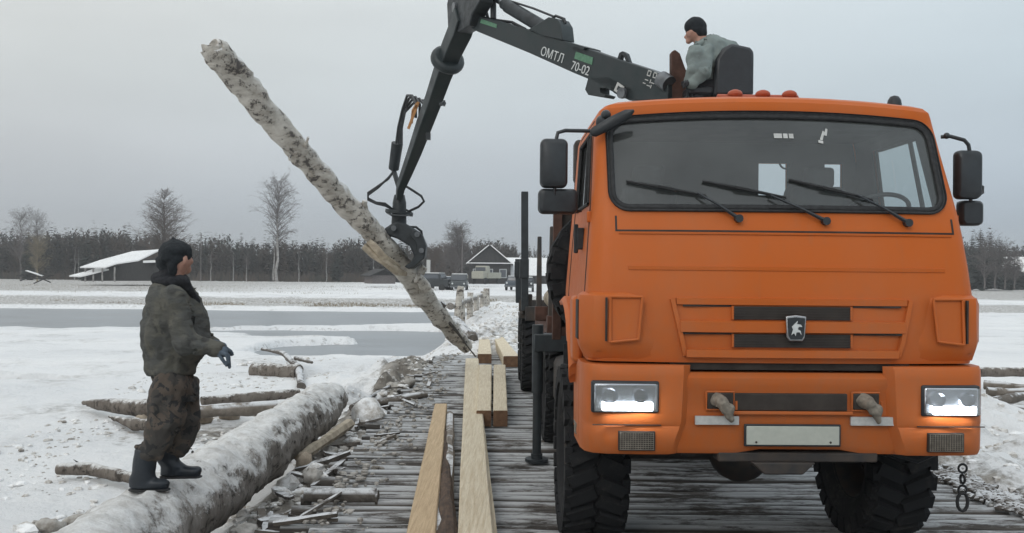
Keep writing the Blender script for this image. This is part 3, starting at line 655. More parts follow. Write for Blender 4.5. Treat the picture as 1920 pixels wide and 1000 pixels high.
bare_tree('bare_tree', 'low bare bush between the grapple and the log house', 815, 530, 470, 135, 'twig_brown', 'twig_brown', lambda h: .9, 120, .12, 4, .05, .8, lenk=.5)
bare_tree('bare_tree', 'wispy pale bare tree at the far left edge', 38, 528, 402, 170, 'twig_grey', 'twig_grey', lambda h: .9-.3*h, 120, .16, 5, .3, .8, lenk=.35)
bare_tree('bare_tree', 'wispy pale bare tree second from the left edge', 68, 528, 405, 175, 'twig_grey', 'twig_grey', lambda h: .9-.3*h, 90, .13, 6, .4, .9, lenk=.35)
bare_tree('willow_tree', 'yellowish bare tree before the forest at the left', 70, 530, 450, 145, 'dry_grass', 'dry_grass', lambda h: .9-.2*h, 90, .14, 7, .2, .8, lenk=.45)
bare_tree('young_birch', 'thin pale young birch before the forest left of the tall birch', 462, 528, 480, 150, 'birch_white', 'twig_grey', lambda h: .6, 30, .08, 8, .4, .8, lenk=.4)
for i, px in enumerate((140, 147, 395, 437, 560, 700, 612)):
    bare_tree('young_birch', 'slim pale birch trunk at the forest edge, '+['leftmost, by the snowy pile', 'second from the left', 'just right of the worker', 'further right of the worker', 'right of the tall birch', 'by the dangling hoses', 'midway between tall birch and grapple'][i], px, 528, 470+random.randint(-8, 8), 168, 'birch_white', 'twig_grey', lambda h: .4, 14, .10, 30+i, .5, .9, 'slim birch trunks at the forest edge', lenk=.3)
def spruce(name, label, px, base_py, top_py, d, wk, seed, group=None):
    rnd = random.Random(seed); b = P(px, base_py, d); Ht = P(px, top_py, d).z-b.z; r = thing(name, label, 'tree', b, 0, group)
    m = MB(); m.tube([(0, 0, 0), (0, 0, Ht)], [.02*Ht, .002*Ht], 5); obj('trunk', m, 'twig_brown', r); c = MB()
    nl = 26
    for l in range(nl):
        h = .08+.92*l/nl; R_ = Ht*wk*(1-h)**.8*rnd.uniform(.75, 1.1)+.02*Ht
        for j in range(11):
            a = rnd.uniform(0, 2*pi); L = R_*rnd.uniform(.6, 1.1); z0 = Ht*h; w_ = L*.28
            e_ = Vector((cos(a), sin(a), 0)); s_ = Vector((-sin(a), cos(a), 0)); t_ = e_*L+Vector((0, 0, z0-L*rnd.uniform(.1, .45)))
            c.add([Vector((0, 0, z0)), e_*L*.6+s_*w_+Vector((0, 0, z0-L*.3)), t_, e_*L*.6-s_*w_+Vector((0, 0, z0-L*.25))], [(0, 1, 2), (0, 2, 3)])
    obj('crown', c, 'spruce_green', r, 0); return r
spruce('spruce_tree', 'pointed dark spruce at the forest edge, leftmost of the dark ones', 52, 528, 434, 165, .2, 1)
spruce('spruce_tree', 'pointed dark spruce rising above the treeline behind the barn', 162, 528, 436, 165, .22, 2)
spruce('spruce_tree', 'small dark spruce just right of the pointed one behind the barn', 181, 528, 450, 168, .2, 3)
spruce('spruce_tree', 'dark spruce top behind the foot of the crane stick', 630, 528, 458, 175, .2, 4)
for i, (px, top, w_) in enumerate(((1838, 428, .26), (1856, 436, .26), (1874, 447, .3), (1892, 462, .3), (1908, 478, .3), (1822, 440, .25))):
    spruce('spruce_tree', ['tall dark spruce standing closest to the truck mirror', 'tall dark spruce second from the truck mirror', 'broad spruce in the middle of the right clump', 'shorter spruce in the right part of the clump', 'lowest spruce at the right edge of the photo', 'spruce partly hidden by the cab at right'][i], px, 542, top, 150+4*i, w_, 20+i, 'dark spruces right of the truck')
for i, px in enumerate((1846, 1866, 1884, 1902)):
    bare_tree('bare_tree', 'bare grey tree among the dark spruces, '+['closest to the mirror', 'second from the mirror', 'third from the mirror', 'nearest the right photo edge'][i], px, 542, 445+i*9, 146, 'twig_grey', 'twig_grey', lambda h: .9-.3*h, 90, .14, 50+i, .15, .8, 'bare trees among the right spruces', lenk=.42)
# forest mass: one thing nobody could count
rnd = random.Random(5); F_ = MB()
def forest(ang0, ang1, dist, depth, count, hmin, hmax):
    for i in range(count):
        a = radians(rnd.uniform(ang0, ang1)); d = dist+rnd.random()**1.5*depth; x = d*sin(a)/cos(a) if abs(a) < 1.2 else d*sin(a); yv = d if abs(a) < 1.2 else d*cos(a)
        h = rnd.uniform(hmin, hmax)*(d/dist)**.5*(1+.35*float(vnoise(np.array([x*.045]), np.array([3.3]))[0]-.5)+.28*float(vnoise(np.array([x*.2]), np.array([8.3]))[0]-.5)); w_ = h*rnd.uniform(.10, .18); b = Vector((x, yv, -.4)); F_.add([b+Vector((-.11, 0, 0)), b+Vector((.11, 0, 0)), b+Vector((0, 0, h))], [(0, 1, 2)])
        F_.add([b+Vector((0, -.11, 0)), b+Vector((0, .11, 0)), b+Vector((0, 0, h))], [(0, 1, 2)])
        con = rnd.random() < .35+.4*(float(vnoise(np.array([x*.02+5]), np.array([1.3]))[0])-.5)
        if con: h *= rnd.uniform(.95, 1.22)
        for j in range(34 if con else 30):
            hh = (.06+.94*rnd.random()) if con else (.08+.92*rnd.random()**.9); R_ = w_*((1-hh)*1.25+.1 if con else .9*sin(pi*min(.97, hh))**.6); t = rnd.uniform(0, 2*pi); e_ = Vector((cos(t), sin(t), 0)); s_ = Vector((-sin(t), cos(t), 0))
            z0 = h*hh; rise = -.35 if con else 1.1
            wd = (.22 if con else .075)*h*.55
            F_.add([b+Vector((0, 0, z0)), b+e_*R_*.7+s_*wd*.45+Vector((0, 0, z0+R_*rise*.7)), b+e_*R_*rnd.uniform(.8, 1.25)+Vector((0, 0, z0+R_*rise)), b+e_*R_*.6-s_*wd*.3+Vector((0, 0, z0+R_*rise*.4))], [(0, 1, 2), (0, 2, 3)])
forest(-48, 0.3, 188, 45, 3400, 6.6, 9.3); forest(0.3, 26, 230, 60, 500, 6, 8.5); forest(26, 48, 190, 60, 1000, 7.5, 10.5); forest(-110, -48, 190, 60, 300, 7, 10); forest(48, 110, 190, 60, 300, 7, 10); forest(110, 250, 160, 60, 350, 7, 10)
o = obj('forest', F_, 'forest_mix', None, 0); o['kind'] = 'stuff'; o['label'] = 'dark leafless mixed forest along the horizon'
# undergrowth belt
U = MB()
for i in range(7000):
    a = radians(rnd.uniform(-40, 40)); d = rnd.uniform(178, 192); x = d*sin(a)/cos(a)
    if -12 < x < 22 and d < 160: continue
    h = rnd.uniform(.5, 2.4); w_ = .05 if d < 150 else .16; z_ = gz(x, d); l = rnd.uniform(-.3, .3)*h
    U.add([(x-w_, d, z_), (x+w_, d, z_), (x+l, d+rnd.uniform(-.2, .2), z_+h)], [(0, 1, 2)])
o = obj('dry_brush', U, 'forest_mix', None, 0); o['kind'] = 'stuff'; o['label'] = 'dry brush at the foot of the forest'
U = MB()
for i in range(9000):
    yy = rnd.choice((rnd.uniform(59, 66), rnd.uniform(84, 130))); x = rnd.uniform(-45, -1) if yy < 80 else rnd.uniform(-80, -4)
    if vnoise(np.array([x*.25]), np.array([yy*.4]))[0] < .5: continue
    h = rnd.uniform(.05, .2); z_ = gz(x, yy); l = rnd.uniform(-.5, .5)*h
    U.add([(x-.02, yy, z_-.02), (x+.02, yy, z_-.02), (x+l, yy+rnd.uniform(-.1, .1), z_+h)], [(0, 1, 2)])
o = obj('dry_grass', U, 'dry_grass', None, 0); o['kind'] = 'stuff'; o['label'] = 'dry yellow grass poking through the snow on the far bank'
# poles
def upole(px, base, top, d, label):
    b = P(px, base, d); t = P(px, top, d); r = thing('utility_pole', label, 'pole', b); m = MB(); m.cyl((0, 0, -.3), (0, 0, t.z-b.z), .11, .08, 8); obj('post', m, 'twig_grey', r)
    m = MB(); m.box((0, 0, t.z-b.z-.5), (1.0, .08, .08)); obj('crossarm', m, 'twig_grey', r)
upole(376, 528, 437, 170, 'thin wooden pole beside the worker’s head at the forest edge'); upole(866, 530, 434, 138, 'wooden pole rising in front of the wide bare tree')
# barns and houses
def gable(name, label, px, base, d, w_, dep, hw, hr, wall, snow=True, rz=0, over=.5, windows=(), cat='house', trim=False):
    b = P(px, base, d); r = thing(name, label, cat, b, rz)
    m = MB(); m.box((0, 0, hw/2), (w_, dep, hw)); obj('wall', m, wall, r)
    m = MB(); m.ext([(-w_/2, -dep/2+.02, hw), (w_/2, -dep/2+.02, hw), (0, -dep/2+.02, hw+hr)], (0, dep-.04, 0)); obj('gable', m, 'grey_boards', r)
    a = atan2(hr, w_/2); L = sqrt(hr**2+(w_/2)**2)+over
    for s_ in (-1, 1):
        M_ = Matrix.Rotation(-s_*-a if False else s_*a, 3, 'Y'); c = Vector((s_*cos(a)*L/2, 0, hw+hr-sin(a)*L/2+.1)); m = MB(); m.box(c, (L, dep+over*2, .12), M_); rf = obj('roof', m, 'grey_boards', r)
        m = MB(); m.box(c+Vector((s_*sin(a)*.14, 0, cos(a)*.14)), (L*.97, dep+over*2-.05, .16), M_)
        if snow: obj('roof_snow', m, 'roof_snow', rf)
    for wx, wz, ww, wh in windows:
        m = MB(); m.box((wx, -dep/2-.03, wz), (ww+.24, .06, wh+.24)); f = obj('window', m, 'white_trim', r); m = MB(); m.box((wx, -dep/2-.07, wz), (ww, .04, wh)); obj('pane', m, 'far_glass', f)
    if trim: m = MB(); m.box((0, -dep/2-.4, hw+.05), (w_+.6, .8, .14)); obj('porch_roof', m, 'roof_snow', r)
    return r
h = gable('log_house', 'dark log house with snowy gable roof at the end of the bridge road', 919, 533, 160, 7.2, 9, 3.6, 3.0, 'old_log_wall', windows=((-2.3, 1.9, .9, 1.3), (0, 1.9, .9, 1.3), (2.3, 1.9, 1.0, 1.3)), trim=True)
gable('wooden_house', 'snow roofed house partly behind the truck, right of the log house', 985, 536, 165, 5, 9, 2.0, 2.9, 'old_log_wall', rz=pi/2)
gable('far_house', 'small snow roofed house past the dark spruces at the right edge', 1912, 540, 170, 5, 6, 3.0, 2.6, 'old_log_wall', rz=.9)
# collapsed long barn with snowy roof at left
r = thing('old_barn', 'long collapsing grey barn with a sagging snow covered roof', 'barn', P(240, 528, 120)); o_ = P(240, 528, 120)
def Bp(px, py, dd=0): return P(px, py, 120+dd)-o_
m = MB(); m.ext([Bp(150, 527), Bp(310, 527), Bp(310, 478), Bp(262, 490), Bp(200, 502)], (0, 6, 0)); obj('wall', m, 'grey_boards', r)
for q, nm in (([(138, 519), (165, 511), (185, 503), (205, 507), (160, 520)], 'lower_roof'), ([(158, 503), (188, 490), (240, 473), (292, 469), (260, 490), (222, 496), (205, 503)], 'upper_roof')):
    m = MB(); a = [Bp(x, y_) for x, y_ in q]; m.ext([Vector((v.x, (v.z-a[0].z)*1.2-1.2, v.z)) for v in a], (0, .0, .16)); obj(nm, m, 'roof_snow', r)
m = MB(); m.ext([Bp(268, 489, -1), Bp(312, 487, -1), Bp(312, 492, -1), Bp(268, 493, -1)], (0, 2, 0)); obj('lean_to_roof', m, 'roof_snow', r)
m = MB()
for px in (160, 175, 192, 215): m.box(Bp(px, 515, -.6), (.18, .15, 1.9))
obj('door_posts', m, 'birch_white', r)
m = MB(); r = thing('snowy_pile', 'heap of old boards with snow at the forest edge far left', 'pile', P(65, 527, 125)); o_ = P(65, 527, 125)
for i in range(7): m.box((random.uniform(-1.5, 1.5), random.uniform(-.5, .5), .2+.12*i), (2.6, .2, .12), Matrix.Rotation(random.uniform(-.5, .5), 3, 'Y'))
obj('boards', m, 'grey_boards', r); m = MB(); m.box((0, 0, 1.05), (2.4, .6, .12), Matrix.Rotation(.3, 3, 'Y')); obj('snow_cap', m, 'roof_snow', r)
gable('old_shed', 'pale grey plank shed behind the hanging log', 712, 532, 120, 3.2, 3, 1.1, .7, 'twig_grey', snow=False, cat='shed', rz=.5)
m = MB(); m.box((0, 0, .5), (1.2, 1, 1.0)); o = obj('wood_pile', m, 'grey_boards', bevel=.1); o.location = P(752, 530, 112); tag(o, 'low stack of grey boards right of the plank shed', 'woodpile')
m = MB(); m.box((0, 0, 1.6), (.5, .5, 3.2)); o = obj('chimney_post', m, 'label_grey', bevel=.03); o.location = P(803, 530, 128); tag(o, 'pale brick chimney stub standing behind the vehicles', 'chimney')
# vehicles
def vehicle(name, label, px, base, d, rz, L, Wd, Hb, Hc, body, cab, cat, snowroof=True):
    b = P(px, base, d); r = thing(name, label, cat, b, rz); m = MB()
    pr = [(-L/2, .45), (L/2, .45), (L/2, Hb), (cab[1], Hb+.03), (cab[1]-.25, Hc), (cab[0]+.15, Hc), (cab[0], Hb), (-L/2, Hb-.05)]
    m.ext([(x, -Wd/2, z) for x, z in pr], (0, Wd, 0)); obj('body', m, body, r, bevel=.06)
    if snowroof: m = MB(); m.box(((cab[0]+cab[1])/2, 0, Hc+.04), (cab[1]-cab[0]-.5, Wd*.9, .08)); obj('roof_snow', m, 'roof_snow', r)
    z0, z1 = Hb+.08, Hc-.12
    for s_ in (-1, 1):
        m = MB(); m.box(((cab[0]+cab[1])/2, s_*(Wd/2+.01), (z0+z1)/2), (cab[1]-cab[0]-.6, .02, z1-z0)); obj('side_window', m, 'far_glass', r)
    for xx, t in ((cab[1]-.08, -.35), (cab[0]+.02, .2)):
        m = MB(); m.box((xx, 0, (z0+z1)/2), (.06, Wd*.86, z1-z0), Matrix.Rotation(t, 3, 'Y')); obj('windscreen', m, 'far_glass', r)
    for sx_ in (-L/2+.75, L/2-.75):
        for s_ in (-1, 1): m = MB(); m.cyl((sx_, s_*(Wd/2-.12), .36), (sx_, s_*(Wd/2+.04), .36), .36, n=16); obj('wheel', m, 'black_rubber', r)
    for s_ in (-1, 1): m = MB(); m.cyl((L/2, s_*Wd*.36, .85), (L/2+.04, s_*Wd*.36, .85), .1, n=10); obj('headlight', m, 'white_print', r)
    m = MB(); m.box((L/2+.05, 0, .5), (.12, Wd, .16)); obj('bumper', m, 'steel', r)
    return r
vehicle('parked_van', 'dark boxy van parked left of the road behind the hanging log', 812, 545, 100, -.3, 4.3, 1.9, 1.25, 1.9, 'car_dark', (-2.1, 1.3), 'van')
vehicle('parked_car', 'grey car parked right behind the dark boxy van', 833, 543, 108, -.9, 4.2, 1.7, 1.0, 1.5, 'car_blue', (-1.9, .9), 'car')
vehicle('parked_jeep', 'upright dark grey off road car facing the bridge', 861, 546, 100, -pi/2, 4.0, 1.75, 1.1, 1.85, 'car_grey', (-1.9, .9), 'off-road car')
vehicle('parked_car', 'dark blue car with frosty glass by the road, left one near the truck', 968, 545, 100, -pi/2-.2, 4.2, 1.75, 1.0, 1.55, 'car_blue', (-1.6, .9), 'car')
vehicle('parked_car', 'dark car half hidden behind the truck stanchion by the road', 984, 547, 93, -pi/2, 4.2, 1.7, .95, 1.45, 'car_dark', (-1.5, .9), 'car')
b = P(917, 533, 125); r = thing('old_lorry', 'pale cream old lorry parked in front of the log house', 'lorry', b, -pi/2-.5)
m = MB(); m.box((.3, 0, 1.2), (3.6, 2.2, .8)); obj('load_bed', m, 'van_cream', r, bevel=.05); m = MB(); m.box((2.6, 0, 1.25), (1.2, 1.9, 1.0)); obj('bonnet', m, 'van_cream', r, bevel=.12)
m = MB(); m.box((1.8, 0, 1.9), (1.1, 1.9, 1.2), taper=.9); obj('cab', m, 'van_cream', r, bevel=.1); m = MB(); m.box((2.34, 0, 2.05), (.05, 1.5, .5)); obj('windscreen', m, 'far_glass', r)
for a_ in (-1, 2.6):
    for s_ in (-1, 1): m = MB(); m.cyl((a_, s_*.8, .45), (a_, s_*1.02, .45), .45, n=14); obj('wheel', m, 'black_rubber', r)
# ================================================================== TRUCK
tr = thing('cargo_truck', 'orange forward control truck facing the camera on the bridge with headlights lit', 'truck', M=TM)
ZR = [1.385, 1.45, 1.62, 1.80, 2.0, 2.2, 2.345, 2.40, 2.50, 2.60, 2.70, 2.80, 2.90, 2.955, 2.995, 3.03]
def Wz(z): return float(np.interp(z, [1.38, 1.5, 1.8, 2.2, 2.35, 2.955, 3.08], [1.225, 1.235, 1.235, 1.205, 1.19, 1.145, 1.10]))
def Fz(z): return float(np.interp(z, [1.38, 1.5, 1.8, 2.1, 2.35, 2.955, 3.02, 3.08], [.03, .0, .02, .07, .14, .40, .40, .44]))
CB = 1.78
WX = 1.075      # windscreen half width
Z0, Z1 = 2.345, 2.955
def warp(x, z): return z+.05*(1-min(1, (x/1.1)**2))*max(0, min(1, (z-2.35)/.6))-.0
def front_y(x, z, ins=0): return Fz(z)+.055*(abs(x)/WX)**2.6+ins
def ring_pt(u, z, ins=0):
    # u: ('f', x) front, ('c', side, t) corner arc, ('s', side, t) side, ('b', x) back
    W_ = Wz(z)-ins; 
    if u[0] == 'f': return Vector((u[1], front_y(u[1], z, ins), warp(u[1], z)))
    yf = front_y(WX, z, ins); r_ = W_-WX
    if u[0] == 'c':
        a = u[2]*pi/2; return Vector((u[1]*(WX+r_*sin(a)), yf+.11*(1-cos(a)), warp(WX, z)))
    if u[0] == 's':
        y0 = yf+.11; return Vector((u[1]*W_, y0+(CB-ins-y0)*u[2], z+(warp(WX, z)-z)))
    return Vector((u[1], CB-ins, z))
FX = [WX*t for t in (-1, -.9, -.75, -.6, -.4, -.2, 0, .2, .4, .6, .75, .9, 1)]
TS = [.0, .04, .12, .30, .36, .5, .64, .72, .8, 1.0]
cols = [('s', -1, t) for t in TS[::-1]]+[('c', -1, t) for t in (.75, .5, .25)]+[('f', x) for x in FX]+[('c', 1, t) for t in (.25, .5, .75)]+[('s', 1, t) for t in TS]
BX = [Wz(2.2), .98, .90, .60, .36, .0, -.36, -.60, -.90, -.98, -Wz(2.2)]
def is_ws(c0, c1, z0, z1): return c0[0] == 'f' and c1[0] == 'f' and z0 >= Z0-.001 and z1 <= Z1+.001
def is_side(c0, c1, z0, z1): return c0[0] == 's' and c1[0] == 's' and min(c0[2], c1[2]) >= .119 and max(c0[2], c1[2]) <= .721 and z0 >= 2.39 and z1 <= 2.91
def shell(ins, zr):
    m = MB(); vs = {}
    def g(i, j):
        if (i, j) not in vs:
            c = cols[j]; p_ = ring_pt(c, zr[i], ins); vs[(i, j)] = len(m.v); m.v.append(tuple(p_))
        return vs[(i, j)]
    for i in range(len(zr)-1):
        for j in range(len(cols)-1):
            if is_ws(cols[j], cols[j+1], zr[i], zr[i+1]) or is_side(cols[j], cols[j+1], zr[i], zr[i+1]): continue
            m.f.append((g(i, j), g(i, j+1), g(i+1, j+1), g(i+1, j))); m.mi.append(0)
    # back wall with two windows
    zb = [1.385, 2.2, 2.58, 2.84, 3.03]; bx = [-Wz(2.2)+ins, -1.0, -.40, .32, .55, .86, 1.0, Wz(2.2)-ins]
    rows = []
    for z in zb: rows.append([Vector((max(-Wz(z)+ins, min(Wz(z)-ins, x)), CB-ins, z)) for x in bx])
    o_ = len(m.v); m.v += [tuple(v) for r_ in rows for v in r_]; n_ = len(bx)
    for i in range(len(zb)-1):
        for j in range(n_-1):
            if zb[i] == 2.58 and bx[j] in (.32, .86): continue
            m.f.append((o_+i*n_+j, o_+(i+1)*n_+j, o_+(i+1)*n_+j+1, o_+i*n_+j+1)); m.mi.append(0)
    return m
m = shell(0, ZR)
# fillers for the rounded corners of the windscreen opening
def rrect(hw, z0, z1, r_, n_=7):
    pts = []
    for cx_, cz_, a0 in ((hw-r_, z1-r_, 0), (-hw+r_, z1-r_, 90), (-hw+r_, z0+r_, 180), (hw-r_, z0+r_, 270)):
        for i in range(n_): a = radians(a0+90*i/(n_-1)); pts.append((cx_+r_*cos(a), cz_+r_*sin(a)))
    return pts
inner = rrect(WX, Z0, Z1, .10); 
def sv(x, z, off=0): return Vector((x, front_y(x, z)-off, warp(x, z)))
n_ = 7
for q, (cx_, cz_) in enumerate(((WX, Z1), (-WX, Z1), (-WX, Z0), (WX, Z0))):
    arc = inner[q*n_:(q+1)*n_]; o_ = len(m.v); m.v += [tuple(sv(cx_, cz_))]+[tuple(sv(x, z)) for x, z in arc]
    for i in range(n_-1): m.f.append((o_, o_+1+i, o_+2+i)); m.mi.append(0)
# roof cap
prev = None
for (z_, ins) in ((3.03, 0), (3.058, .03), (3.078, .09), (3.09, .2), (3.095, .45)):
    pts = []
    W_ = Wz(3.03)-ins; yf = front_y(0, 3.03)+ins*.8; yb = CB-ins*.5
    for c in cols:
        if c[0] == 'f': x = c[1]*(W_-.03)/(WX); p_ = Vector((x, yf+.055*(abs(x)/W_)**2.6, z_+.05*(1-min(1, (x/1.1)**2))))
        elif c[0] == 'c': a = c[2]*pi/2; p_ = Vector((c[1]*((W_-.03)+.03*sin(a)), yf+.055+.11*(1-cos(a)), z_))
        else: y0 = yf+.055+.11; p_ = Vector((c[1]*W_, y0+(yb-y0)*c[2], z_))
        if ins == 0: p_ = ring_pt(c, 3.03)
        if c[0] != 'f' and ins > 0: p_.z = z_+.02*(ins/.45)
        pts.append(p_)
    if prev is not None: m.loft([prev, pts], False)
    prev = pts
m.add(prev, [tuple(range(len(prev)))])
cab = obj('cab', m, 'orange_paint', tr, 40)
# lining
zl = [z for z in ZR]; l_ = shell(.035, zl); l_.add([(-1.08, .5, 3.0), (1.08, .5, 3.0), (1.1, 1.74, 3.0), (-1.1, 1.74, 3.0)], [(0, 1, 2, 3)])
l_.add([(-1.18, .06, 1.45), (1.18, .06, 1.45), (1.18, 1.74, 1.45), (-1.18, 1.74, 1.45)], [(0, 1, 2, 3)]); obj('cab_lining', l_, 'cab_interior', tr, 0)
# windscreen rubber and glass
def ringstrip(mb, a, b, off):
    vs = [sv(x, z, off) for x, z in a]+[sv(x, z, off) for x, z in b]; n_ = len(a)
    mb.add(vs, [(i, (i+1) % n_, n_+(i+1) % n_, n_+i) for i in range(n_)])
def dense(pts, step=.05):
    o_ = []
    for i in range(len(pts)):
        a, b = pts[i], pts[(i+1) % len(pts)]; L = sqrt((a[0]-b[0])**2+(a[1]-b[1])**2); k_ = max(1, int(L/step))
        for j in range(k_): o_.append((a[0]+(b[0]-a[0])*j/k_, a[1]+(b[1]-a[1])*j/k_))
    return o_
rin = dense(rrect(WX-.028, Z0+.03, Z1-.034, .085)); 
def grow(pts, d):
    o_ = []; n_ = len(pts)
    for i in range(n_):
        t = Vector((pts[(i+1) % n_][0]-pts[i-1][0], pts[(i+1) % n_][1]-pts[i-1][1])).normalized(); o_.append((pts[i][0]+t.y*d, pts[i][1]-t.x*d))
    return o_
m = MB(); a = grow(rin, .045); ringstrip(m, a, grow(rin, .03), .012); o1 = m; ringstrip(m, grow(rin, .03), rin, .012); ringstrip(m, grow(rin, .047), a, .0)
vs = []
seal = obj('windscreen_seal', m, 'black_rubber', tr, 30); sm_ = seal.modifiers.new('t', 'SOLIDIFY'); sm_.thickness = .02; sm_.offset = -1
m = MB(); rows = []
for z in np.linspace(Z0+.005, Z1-.005, 10): rows.append([sv(x, z, -.006) for x in np.linspace(-WX+.005, WX-.005, 25)])
m.grid(rows); ws = obj('windscreen', m, 'windscreen_glass', tr, 60)
# sticker on windscreen
for px0, py0, px1, py1 in ((1447, 249, 1482, 258),):
    a, b = Q(px0, py0, .38), Q(px1, py1, .38); m = MB(); x0, x1, z0, z1 = a.x, b.x, b.z, a.z
    for xx, w_ in ((x0, .055), (x0+.062, .03), (x0+.1, .03)): m.add([sv(xx, z0-.05, .0), sv(xx+w_, z0-.05, .0), sv(xx+w_, z1-.05, .0), sv(xx, z1-.05, .0)], [(0, 1, 2, 3)])
    obj('windscreen_sticker', m, 'label_grey', tr, 0)
a = Q(1532, 268, .38); m = MB()
for q in ([(0, 0), (.018, -.004), (.04, .05), (.028, .06)], [(.03, .03), (.05, .025), (.062, .07), (.05, .075)], [(-.012, -.02), (.02, -.026), (.022, -.008), (-.01, -.002)]): m.add([sv(a.x+x, a.z-.02+z, .0) for x, z in q], [(0, 1, 2, 3)])
obj('windscreen_sticker', m, 'label_grey', tr, 0)
# side glass + seals + door seams + handles
for sd_, nm in ((-1, 'left'), (1, 'right')):
    dr = MB(); m = MB(); rows = []
    for z in (2.385, 2.65, 2.915): rows.append([ring_pt(('s', sd_, t), z, .012) for t in (.11, .4, .73)])
    m.grid(rows); sg = obj('door_window', m, 'side_glass', tr, 60)
    m = MB(); loop = [(.12, 2.40), (.72, 2.40), (.72, 2.90), (.12, 2.90)]
    pp = [ring_pt(('s', sd_, t), z, -.003) for t, z in dense([(a*1.3, b) for a, b in loop], .06) for t in [t/1.3]]
    m.tube(pp+[pp[0]], .014, 6, False); obj('window_seal', m, 'black_rubber', sg)
    m = MB(); m.tube([ring_pt(('s', sd_, .28), 2.40, .0), ring_pt(('s', sd_, .26), 2.90, .0)], .016, 6); obj('window_divider', m, 'black_rubber', sg)
    # door outline
    m = MB(); lp = [ring_pt(('s', sd_, .05), z, -.001) for z in np.linspace(1.5, 2.97, 12)]+[ring_pt(('s', sd_, .8), z, -.001) for z in np.linspace(2.97, 1.5, 12)]
    m.tube(lp+[lp[0]], .005, 4, False); obj('door_seam', m, 'dark_mesh', tr)
    m = MB(); c = ring_pt(('s', sd_, .28), 2.17, -.02); m.box(c, (.05, .06, .15)); m.box(c+Vector((sd_*.03, .0, 0)), (.03, .04, .2)); obj('door_handle', m, 'black_plastic', tr, bevel=.008)
    for z in (1.75, 2.3): m = MB(); c = ring_pt(('s', sd_, .035), z, -.01); m.box(c, (.03, .05, .07)); obj('hinge', m, 'orange_paint', tr, bevel=.006)
# interior: dash, seats, wheel
m = MB(); m.ext([(-1.04, .24, 2.05), (-1.04, .23, 2.31), (-1.04, .45, 2.34), (-1.04, .62, 2.25), (-1.04, .62, 1.6), (-1.04, .24, 1.6)], (2.08, 0, 0)); obj('dashboard', m, 'cab_interior', tr, bevel=.02)
for x_ in (-.62, .72):
    m = MB(); m.box((x_, 1.15, 2.0), (.52, .5, .14)); st = obj('seat', m, 'seat_fabric', tr, bevel=.04)
    m = MB(); m.box((x_, 1.46, 2.32), (.50, .14, .62), Matrix.Rotation(-.12, 3, 'X'), taper=.85); obj('backrest', m, 'seat_fabric', st, bevel=.05)
    m = MB(); m.box((x_, 1.50, 2.70), (.24, .09, .16)); obj('headrest', m, 'seat_fabric', st, bevel=.03)
m = MB(); c = Q(1494, 372, 1.62); m.sph(c, (.11, .05, .13), 14, 10); c = Q(1452, 372, 1.62); m.sph((c.x+.01, 1.62, c.z-.03), (.06, .05, .06), 10, 8); obj('folded_coat', m, 'dark_cloth', tr)
c = Q(1474, 303, 1.66); m = MB(); m.tube([c+Vector((.055*cos(a), 0, .06*sin(a))) for a in np.linspace(pi, 2*pi, 9)], .008, 6); obj('hanging_strap', m, 'dark_cloth', tr)
m = MB(); m.box((.02, 1.2, 1.9), (.5, .7, .25)); obj('engine_hump', m, 'cab_interior', tr, bevel=.03)
m = MB(); M_ = Matrix.Translation((.88, .80, 2.38)) @ Matrix.Rotation(-.55, 4, 'X') 
m.lathe([(.22+.016*cos(a), .016*sin(a)) for a in np.linspace(0, 2*pi, 9)[:-1]], 32, M_, True); m.cyl(M_ @ Vector((-.2, 0, 0)), M_ @ Vector((.2, 0, 0)), .014, n=6); m.cyl(M_ @ Vector((0, 0, 0)), M_ @ Vector((0, .0, -.45)), .03, n=8)
obj('steering_wheel', m, 'black_plastic', tr)
m = MB(); a, b = Q(1643, 387, .3), Q(1686, 396, .3); m.box(((a.x+b.x)/2, .3, 2.365), (.14, .12, .012)); m.box((.35, .32, 2.37), (.2, .1, .012), Matrix.Rotation(.2, 3, 'Z')); obj('paper', m, 'paper', tr)
# hood panel seam
def strip(name, pts, w_, h_, mat, off, par=tr, bev=0):     # pts: (x,z) polyline on the cab face, raised bar
    m = MB(); dn = []
    for i in range(len(pts)-1):
        a, b = pts[i], pts[i+1]; k_ = max(1, int(sqrt((a[0]-b[0])**2+(a[1]-b[1])**2)/.08))
        for j in range(k_): dn.append((a[0]+(b[0]-a[0])*j/k_, a[1]+(b[1]-a[1])*j/k_))
    dn.append(pts[-1]); rings = []
    for i, (x, z) in enumerate(dn):
        a = dn[max(i-1, 0)]; b = dn[min(i+1, len(dn)-1)]; t = Vector((b[0]-a[0], 0, b[1]-a[1])).normalized(); nrm = Vector((-t.z, 0, t.x))
        c = Vector((x, front_y(x, z), z)); rings.append([c-nrm*w_/2+Vector((0, .02, 0)), c+nrm*w_/2+Vector((0, .02, 0)), c+nrm*w_/2*.75+Vector((0, -off, 0)), c-nrm*w_/2*.75+Vector((0, -off, 0))])
    m.loft(rings); return obj(name, m, mat, par, 20, bevel=bev)
strip('panel_seam', [(-1.05, 2.205), (1.105, 2.205)], .016, 0, 'dark_mesh', .002); strip('panel_seam', [(-1.05, 2.20), (-1.05, 2.30)], .016, 0, 'dark_mesh', .002); strip('panel_seam', [(1.105, 2.20), (1.105, 2.30)], .016, 0, 'dark_mesh', .002)
strip('panel_lip', [(-1.035, 2.19), (1.09, 2.19)], .014, 0, 'orange_paint', .008)
strip('crease', [(-.98, 1.97), (1.02, 1.97)], .03, 0, 'orange_paint', .007)
CX = .03
